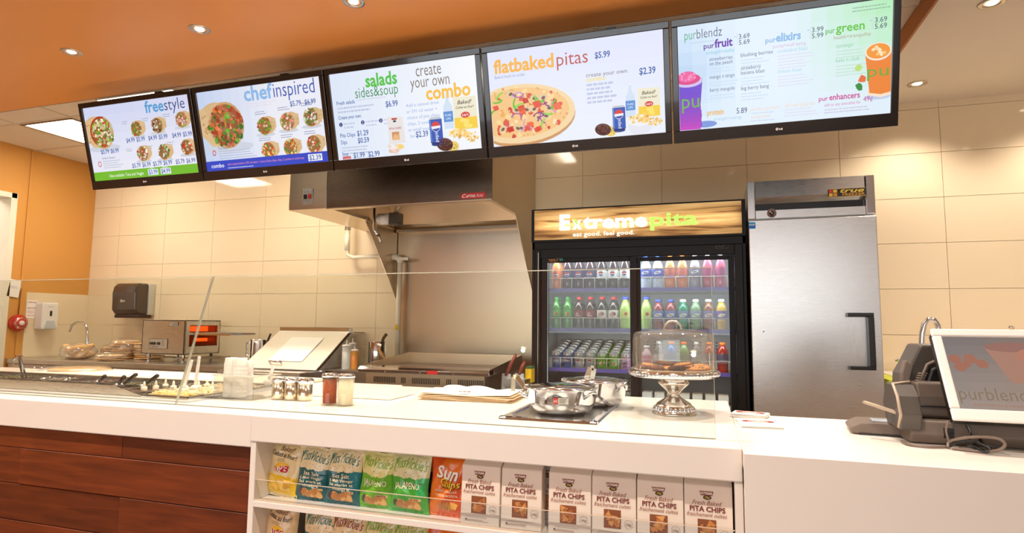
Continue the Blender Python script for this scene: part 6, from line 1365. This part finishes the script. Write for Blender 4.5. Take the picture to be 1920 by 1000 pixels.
# monitor
MX, MYb, MZb = .637, 1.96, .989
tl = math.atan2(.07, .125)
mo = thing('till_screen', 'white framed till screen leaning back, showing a dim smoothie advert', 'screen', (MX+.181, MYb, MZb), rot=(R_(90)-tl*1, 0, R_(0)))
SW, SH = .362, .282
m = MB(); b_ = .020
m.box((-SW/2, 0, -.0), (SW/2, .034, .012)); m.box((-SW/2, SH-b_-.004, 0), (SW/2, SH, .012)); m.box((-SW/2, .034, 0), (-SW/2+b_+.004, SH-b_-.004, .012)); m.box((SW/2-b_-.004, .034, 0), (SW/2, SH-b_-.004, .012))
put('screen_frame', m, M_WPLAST, mo, bev=.004)
put('screen_back', MB().box((-SW/2+.004, .004, -.034), (SW/2-.004, SH-.004, 0)), M_BLACK, mo, bev=.006)
P = Paint(lambda u, v, l: (-.158+u*.967, .258-v*.967, .004+.0003*l), .01)
P.grad(0, 0, 32.7, 23.4, lambda a, b: (118+36*b+10*a, 112+28*b-2*a, 112+20*b-12*a), 8, 8, 0)
cupc = (166, 122, 104)
P.poly([(10.4, 3.4), (23.4, 3.4), (20.6, 14.6), (14.6, 14.6)], cupc, 1); P.ell(16.9, 3.2, 6.6, 1.6, (146, 104, 94), 2); P.ell(21.6, 6.0, 4, 2.4, (176, 118, 98), 3)
for u, v, a in ((2.2, 7.4, 1.7), (3.0, 10.0, 1.6), (6.0, 7.2, 1.7), (8.6, 8.8, 1.6), (4.8, 9.0, 1.2)): P.ell(u, v, a, a*.86, (158, 104, 86), 2, rot=20)
P.text('purblendz', .8, 20.2, 5.6, (128, 112, 88), 'l', -.006, width=18.4); P.text('these drinks are all natural goodness', 3.6, 22.0, 1.2, (160, 108, 90), 'l', width=16)
put('dim_picture', P.mb, attr_mat('dim lcd picture', .22, emit=1.0), mo)
P = Paint(lambda u, v, l: (.02+u, .286-v, .0125+.0002*l), .01); P.text('PS', -.6, .3, 1.1, (90, 80, 80), 'l', .01); P.ring(0, -.1, .7, .6, .2, (120, 110, 105), 1)
put('frame_badge', P.mb, M_PRINT, mo)
ms = thing('screen_stand', 'black stand and device base under the till screen', 'stand', (MX+.43, 2.25, ZT))
put('stand_foot', MB().box((-.10, -.14, .001), (.20, .12, .022)).box((.03, -.16, .022), (.17, -.02, .062)), M_BLACK, ms, bev=.005)
put('stand_neck', MB().prism([(-.02, .02), (.08, .02), (.05, .20), (-.03, .18)], -.03, .09), M_BLACK, ms, bev=.006)
cab = thing('cable_bundle', 'tangle of grey and black cables looping under the till screen', 'cables', (.70, 2.02, ZT))
def W(px, py, Y=2.0): q = aY(px, py, Y); return Vector((q.x-.70, q.y-2.02, max(q.z-ZT, .0045)))
def smooth(P3, n=6):
    out = []
    for i in range(len(P3)-1):
        p0, p1, p2, p3 = P3[max(i-1, 0)], P3[i], P3[i+1], P3[min(i+2, len(P3)-1)]
        for k in range(n):
            t = k/n; out.append(.5*((2*p1)+(p2-p0)*t+(2*p0-5*p1+4*p2-p3)*t*t+(3*p1-p0-3*p2+p3)*t**3))
    return out+[P3[-1]]
GC = mat('grey cable', (120, 104, 92), .4)
put('cable', MB().tube(smooth([W(1778, 840, 1.99), W(1782, 828), W(1820, 820, 1.96), W(1868, 822, 1.95), W(1884, 834, 1.94), W(1870, 845, 1.94), W(1835, 848, 1.96), W(1785, 842, 1.98)]), .0042, 8), GC, cab)
put('cable', MB().tube(smooth([W(1780, 838), W(1800, 827, 1.99), W(1830, 830, 1.97), W(1856, 842, 1.95), W(1848, 848, 1.95), W(1832, 840, 1.96), W(1826, 830, 1.98)]), .0038, 8), M_BLACK, cab)
put('cable', MB().tube(smooth([W(1778, 842), W(1740, 843, 1.98), W(1705, 838, 2.0), W(1690, 830, 2.05)]), .0035, 8), GC, cab)
put('cable', MB().tube(smooth([W(1778, 790, 2.0), W(1774, 808), W(1780, 832), W(1777, 842)]), .003, 8), GC, cab)
put('cable', MB().tube(smooth([W(1812, 796, 2.05), W(1820, 815), W(1815, 835), W(1850, 846, 1.95)]), .0035, 8), M_BLACK, cab)
put('cable', MB().tube(smooth([W(1858, 796, 2.08), W(1838, 812, 2.06), W(1845, 835, 2.02), W(1880, 842, 1.98)]), .0045, 8), M_BLACK, cab)
sc = thing('barcode_scanner', 'small black device with a glossy blue lens at the far right under the screen', 'scanner', tuple(atz(1906, 838, 2.10, ZT)))
put('scanner_body', MB().box((-.05, -.04, .0008), (.08, .08, .045)), M_BLACK, sc, bev=.01)
put('scanner_lens', MB().ball((-.02, -.0, .058), .024, 14, 8), mat('glossy blue lens', (60, 120, 150), .06, coat=1), sc)

# ================================================================== snack shelves
SHZ = [.6125, .3925]
def bag_thing(loc, rot, label, w_, h_, t_, colf, prints, group, puff=.5, seed=0):
    rd = random.Random(seed)
    t = thing('chip_bag', label, 'chip bag', loc, rot=rot, group=group)
    ph = [rd.uniform(0, 6) for _ in range(6)]
    def surf(u, v, side):
        # u,v in 0..1, v from the top; front toward -y
        edge = (math.sin(math.pi*u)**.55)*(math.sin(math.pi*min(max((v-.05)/.90, 0), 1))**.5)
        wav = .22*math.sin(3*u*math.pi+ph[0])*math.sin(4*v*math.pi+ph[1])+.13*math.sin(11*u+9*v+ph[2])+.10*abs(math.sin(14*u-11*v+ph[5]))
        cr_ = .0015*math.sin(u*40+ph[3])*(1 if v < .07 or v > .93 else 0)
        wid = 1-.09*math.sin(math.pi*v)+.02*math.sin(9*v+ph[3])
        x = (u-.5)*w_*wid*1.14; z = h_*(1-v)+.003*math.sin(u*7+ph[4])*(1 if v < .5 else 0)
        y = -side*(t_*.5*edge*(1+wav))+cr_+.002*math.sin(2*math.pi*u+ph[4])
        return Vector((x, y, z))
    m = MB(); m.grid(lambda u, v: surf(u, v, 1), 30, 70, colf); m.grid(lambda u, v: surf(1-u, v, -1), 14, 20, lambda u, v: colf(.02, v))
    put('bag_foil', m, M_FOIL, t)
    def fn(u, v, l):
        U, V = min(max(u/10, 0), 1), min(max(v/10, 0), 1); p = surf(U, V, 1); return (p.x, p.y-.0006-.0004*l, p.z)
    P = Paint(fn, 1.0)
    P.curved = True; prints(P); put('bag_print', P.mb, M_PRINT if 0 else M_PRINTG, t)
    return t
M_PRINTG = attr_mat('glossy print', .35, coat=.2)
def chips_on(P, u0, u1, v0, v1, cols, n_, seed):
    r_ = random.Random(seed)
    for k in range(n_):
        u, v = r_.uniform(u0, u1), r_.uniform(v0, v1); a = r_.uniform(.7, 1.3)
        P.ell(u, v, a, a*.5, r_.choice(cols), 1+k % 4, rot=r_.uniform(-30, 30), n=10)
def lays(P):
    P.text('Baked!', 3.3, 1.5, 1.35, (112, 62, 30), 'l', .0, .35, layer=3, width=4.2, rot=4); P.text('Cuites au four!', 1.0, 2.35, 1.25, (56, 34, 24), 'l', .01, .1, layer=3, width=7.6, rot=5)
    P.faux(3, 3.0, 3.2, 2, .12, .3, (176, 140, 100)); P.ell(5.0, 4.4, 1.9, .85, (245, 190, 40), 2); P.poly([(3.1, 4.35), (3.3, 5.2), (6.8, 5.35), (7.0, 4.3), (5.0, 4.15)], (196, 30, 36), 3)
    P.ring(5, 4.8, 2.1, 1.05, .1, (250, 246, 236), 4, a0=-10, a1=190); P.text("Lay's", 5.05, 5.05, 1.15, (252, 250, 245), 'c', .02, .2, layer=5, width=3.1)
    chips_on(P, 2.4, 7.6, 6.8, 8.6, [(244, 196, 84), (250, 214, 110), (226, 164, 60)], 16, 1)
def lays_c(u, v): return (238, 214, 160) if v < .60 or v > .93 else ((246, 196, 26) if u > .02 else (230, 200, 130))
def vick(main, second, words_, lead):
    def pr(P):
        P.text('Miss', .9, 2.7, 2.6, lead, 'l', .0, .4, layer=3, width=3.3, rot=-3); P.text("Vickie's", 4.3, 2.6, 2.5, lead, 'l', .0, .4, layer=3, width=5.2, rot=3)
        P.poly([(.7, 3.1), (1.9, .7), (2.05, .8), (.85, 3.1)], lead, 3)
        for k, (s_, sz) in enumerate(words_): P.text(s_, 5, 5.2+k*.72, sz*1.25, (244, 232, 200), 'c', .015, layer=3, width=6.8 if len(s_) > 9 or sz > 1 else 5)
        r_ = random.Random(len(words_))
        for k in range(14): P.ell(r_.uniform(1, 9), r_.uniform(3.1, 3.9), .09, .06, (80, 60, 40), 2, n=6)
        P.rect(5.6, 7.5, 8.6, 7.9, (232, 190, 120), 2); P.faux(5.8, 7.6, 2.6, 1, .2, .3, (150, 60, 40), layer=3)
        chips_on(P, 3.0, 7.8, 8.2, 8.9, [(226, 160, 90), (242, 186, 110), (206, 134, 66)], 12, 3); P.blob(1.9, 8.4, .8, second, 2)
    return pr
def vick_c(main, cream, light=None):
    def f(u, v):
        e = .37+.06*math.sin(u*math.pi)+.01*math.sin(u*20)
        if v < e: return cream
        if light and u > .72 and abs(v-.5) < .2: return light
        return main
    return f
TEAL, TEAL2 = (0, 96, 100), (92, 60, 80)
teal_p = vick(TEAL, TEAL2, [('Sea Salt', .7), ('& Malt Vinegar', .62), ('Sel marin et', .6), ('vinaigre', .6)], (20, 120, 110))
jal_p = vick((86, 170, 40), (60, 80, 30), [('', .1), ('JALAPENO', 1.15)], (120, 180, 40))
red_p = vick((150, 30, 30), (90, 40, 30), [('Sweet Chili', .7), ('& Sour Cream', .62)], (150, 34, 30))
CRM = (240, 222, 176)
def sun_p(P):
    P.text('Sun', 5.0, 3.9, 2.9, (150, 60, 20), 'c', .03, .2, layer=2, width=6.0); P.text('Sun', 4.9, 3.8, 2.8, (250, 246, 236), 'c', .025, .2, layer=4, width=5.8); P.text('Chips', 5.9, 5.2, 1.9, (80, 40, 20), 'c', .035, .2, layer=5, width=5.6); P.text('Chips', 5.8, 5.1, 1.85, (252, 214, 60), 'c', .02, .2, layer=6, width=5.4)
    P.text('HARVEST CHEDDAR', 4.8, 6.0, .6, (250, 230, 200), 'c', .01, layer=3, width=6); P.text('CHEDDAR MOISSON', 4.8, 6.7, .6, (250, 230, 200), 'c', .01, layer=3, width=6)
    for k in range(5): P.ell(3.6+k*.75, 8.2+.15*(k % 2), .35, .85, (206, 140, 60), 2+k % 2, rot=25, n=10); 
    P.poly([(6, 7.4), (8, 7.8), (7.4, 8.7), (6.2, 8.5)], (244, 180, 70), 4)
def sun_c(u, v): return (238, 120, 24) if abs((u-.5)*1.2+(v-.3)) < .35 else (222, 84, 18)
G1 = 'chip bags on the upper snack shelf'; G2 = 'chip bags on the lower snack shelf'
def base(px, Y=1.87, z=SHZ[0]): return (aY(px, 940, Y).x, Y, z)
lean = R_(-8)
def bx(px, Y): return aY(px, 900, Y).x
bag_thing((bx(530, 1.885), 1.875, SHZ[0]), (R_(-7), R_(5), R_(-6)), 'cream and yellow baked chip bag at the left end of the upper shelf', .140, .190, .045, lays_c, lays, G1, seed=1)
bag_thing((bx(585, 1.87), 1.872, SHZ[0]), (R_(-6), R_(2), R_(2)), 'teal chip bag with cream top, left one of two on the upper shelf', .124, .184, .050, vick_c(TEAL, CRM), teal_p, G1, seed=2)
bag_thing((bx(643, 1.87), 1.868, SHZ[0]), (R_(-6), R_(1), R_(0)), 'teal chip bag with cream top, right one of two on the upper shelf', .126, .188, .050, vick_c(TEAL, CRM, (10, 120, 130)), teal_p, G1, seed=3)
bag_thing((bx(705, 1.87), 1.872, SHZ[0]), (R_(-6), R_(1), R_(2)), 'lime green jalapeno chip bag on the upper shelf, left of the pair', .122, .184, .050, vick_c((112, 184, 44), (236, 226, 150)), jal_p, G1, seed=4)
bag_thing((bx(769, 1.87), 1.866, SHZ[0]), (R_(-6), R_(0), R_(-2)), 'deep green jalapeno chip bag on the upper shelf, right of the pair', .132, .192, .056, vick_c((70, 170, 50), (226, 220, 170), (60, 190, 100)), jal_p, G1, seed=5)
bag_thing((bx(840, 1.87), 1.870, SHZ[0]), (R_(-6), R_(1), R_(0)), 'orange chip bag with white and yellow lettering beside the pita chip boxes', .126, .194, .050, sun_c, sun_p, G1, seed=6)
for k, (px, c, l_) in enumerate(((560, (228, 200, 150), 'cream bag corner behind the baked chips and the teal bag'), (665, (220, 200, 140), 'second row cream topped bag behind the right teal bag'), (735, (220, 216, 140), 'second row green topped bag behind the jalapeno bags'), (812, (214, 180, 120), 'second row bag between the green and orange bags'), (868, (170, 60, 40), 'red brown bag behind the orange bag by the pita chips'))):
    bag_thing((bx(px, 1.965), 1.965, SHZ[0]), (R_(-6), R_(2), 0), l_, .125, .196, .045, vick_c((90, 80, 60), c), vick((90, 80, 60), (80, 70, 40), [('', .1)], (140, 110, 60)), G1, seed=20+k)
def low(px, lab, cf, pr, sd, w_=.125, hh_=.196): bag_thing((aY(px, 990, 1.87).x, 1.868, SHZ[1]), (R_(-5), R_(1), 0), lab, w_, hh_, .045, cf, pr, G2, seed=sd)
low(525, 'baked chip bag at the left end of the lower shelf', lambda u, v: (226, 190, 140) if v < .6 or v > .93 else (240, 180, 40), lays, 31)
low(598, 'teal lettered cream chip bag on the lower shelf', vick_c(TEAL, (232, 206, 160)), teal_p, 32)
low(650, 'red lettered cream chip bag on the lower shelf', vick_c((150, 30, 30), (232, 206, 160)), red_p, 33)
low(712, 'green lettered cream chip bag on the lower shelf, first green one', vick_c((112, 184, 44), (226, 206, 150)), jal_p, 34)
low(768, 'green lettered cream chip bag on the lower shelf, last before the frame edge', vick_c((70, 170, 50), (226, 206, 150)), jal_p, 35)
low(835, 'orange chip bag on the lower shelf, mostly below the frame', sun_c, sun_p, 36)
# pita chip boxes (white paper bags with a window)
BR = (150, 62, 34)
def pitabox(x, Y, lab, seed, rz=0, first=[None]):
    rd = random.Random(seed)
    t = thing('pita_chip_bag', lab, 'pita chip bag', (x, Y, SHZ[0]), rot=(R_(-3.5), 0, rz), group='white pita chip bags on the upper shelf')
    w_, h_, dp = .130, .193, .055
    m = MB()
    m.add([(-w_/2, 0, 0), (w_/2, 0, 0), (w_/2, 0, h_*.93), (-w_/2, 0, h_*.93), (-w_/2, dp, 0), (w_/2, dp, 0), (w_/2, dp, h_*.93), (-w_/2, dp, h_*.93), (-w_/2, dp*.42, h_), (w_/2, dp*.42, h_)],
          [(0, 1, 2, 3), (5, 4, 7, 6), (0, 4, 5, 1), (1, 5, 6, 9, 2), (4, 0, 3, 8, 7), (3, 2, 9, 8), (7, 8, 9, 6)], (240, 224, 206))
    m.box((-w_/2, dp*.42-.004, h_-.002), (w_/2, dp*.42+.004, h_+.014), (238, 222, 204))
    put('paper_bag', m, M_PRINT, t, bev=.0015, seg=1)
    P = Paint(lambda u, v, l: (-w_/2+u, -.0006-.0004*l, h_*.93-v), .01)
    P.poly([(4.2, 1.6), (8.0, 1.6), (7.7, 2.8), (4.5, 2.8)], (130, 36, 30), 1); P.text('EXTREME', 6.1, 2.5, .95, (246, 232, 214), 'c', .03, layer=3, width=3.2); P.ell(6.3, 3.3, 1.15, .62, (70, 48, 20), 2); P.text('Pita', 6.3, 3.55, .9, (226, 186, 60), 'c', .02, .3, layer=4, width=1.3)
    P.text('Fresh Baked', 6.2, 5.35, 1.75, (150, 76, 42), 'c', .0, .35, layer=3, width=8.0); P.text('PITA CHIPS', 6.3, 7.1, 1.95, (122, 48, 30), 'c', .03, layer=3, width=9.6); P.text('fraichement cuites', 6.1, 8.5, 1.65, (150, 80, 46), 'c', .0, .35, layer=3, width=10.8)
    wx0, wy0, wx1, wy1 = 3.6, 9.2, 8.6, 14.4
    P.rect(wx0, wy0, wx1, wy1, (138, 76, 34), 1)
    for k in range(11):
        u, v = rd.uniform(wx0+.9, wx1-.9), rd.uniform(wy0+.9, wy1-.9); s = rd.uniform(.8, 1.6); a = rd.uniform(0, 6.28)
        tri = [(min(max(u+s*math.cos(a+q), wx0), wx1), min(max(v+s*math.sin(a+q), wy0), wy1)) for q in (0, 2.1, 4.2)]
        P.poly(tri, rd.choice([(206, 132, 64), (226, 160, 90), (190, 110, 50), (214, 146, 76)]), 2+k % 3)
    for a, b in (((wx0, wy0), (wx0+.25, wy1)), ((wx1-.25, wy0), (wx1, wy1))): P.rect(a[0], a[1], b[0], b[1], (226, 206, 186), 6) if 0 else None
    P.ring(10.8, 12.9, 1.25, 1.25, .1, (200, 170, 150), 2); P.text('100g', 10.8, 13.3, .9, (60, 44, 40), 'c', .0, .3, layer=3, width=1.8)
    P.faux(2.0, 15.5, 9, 1, .12, .3, (150, 120, 104)); P.faux(1.6, 16.3, 9, 2, .14, .35, (150, 110, 90)); P.ell(2, 16.3, .25, .25, (40, 30, 30), 3); P.rect(0, 13.5, 13, 13.56, (226, 202, 184), 1); P.rect(0, 15, 13, 15.05, (228, 206, 190), 1)
    put('front_print', P.mb, M_PRINT, t); return t
for k, (x, d_) in enumerate(((-.687, .030), (-.553, .034), (-.400, .034), (-.268, .030), (-.135, .032), (-.003, .030))):
    pitabox(x, 1.822+(k % 2)*.004, 'white pita chip bag, %s from the left in the front row' % ORD[k], 70+k, R_((-1, 1, 0, .5, -.5, 0)[k]))
for k, x in enumerate((-.62, -.487, -.33, -.2, -.07)):
    pitabox(x, 1.91, 'white pita chip bag in the back row, %s from the left' % ORD[k], 90+k)
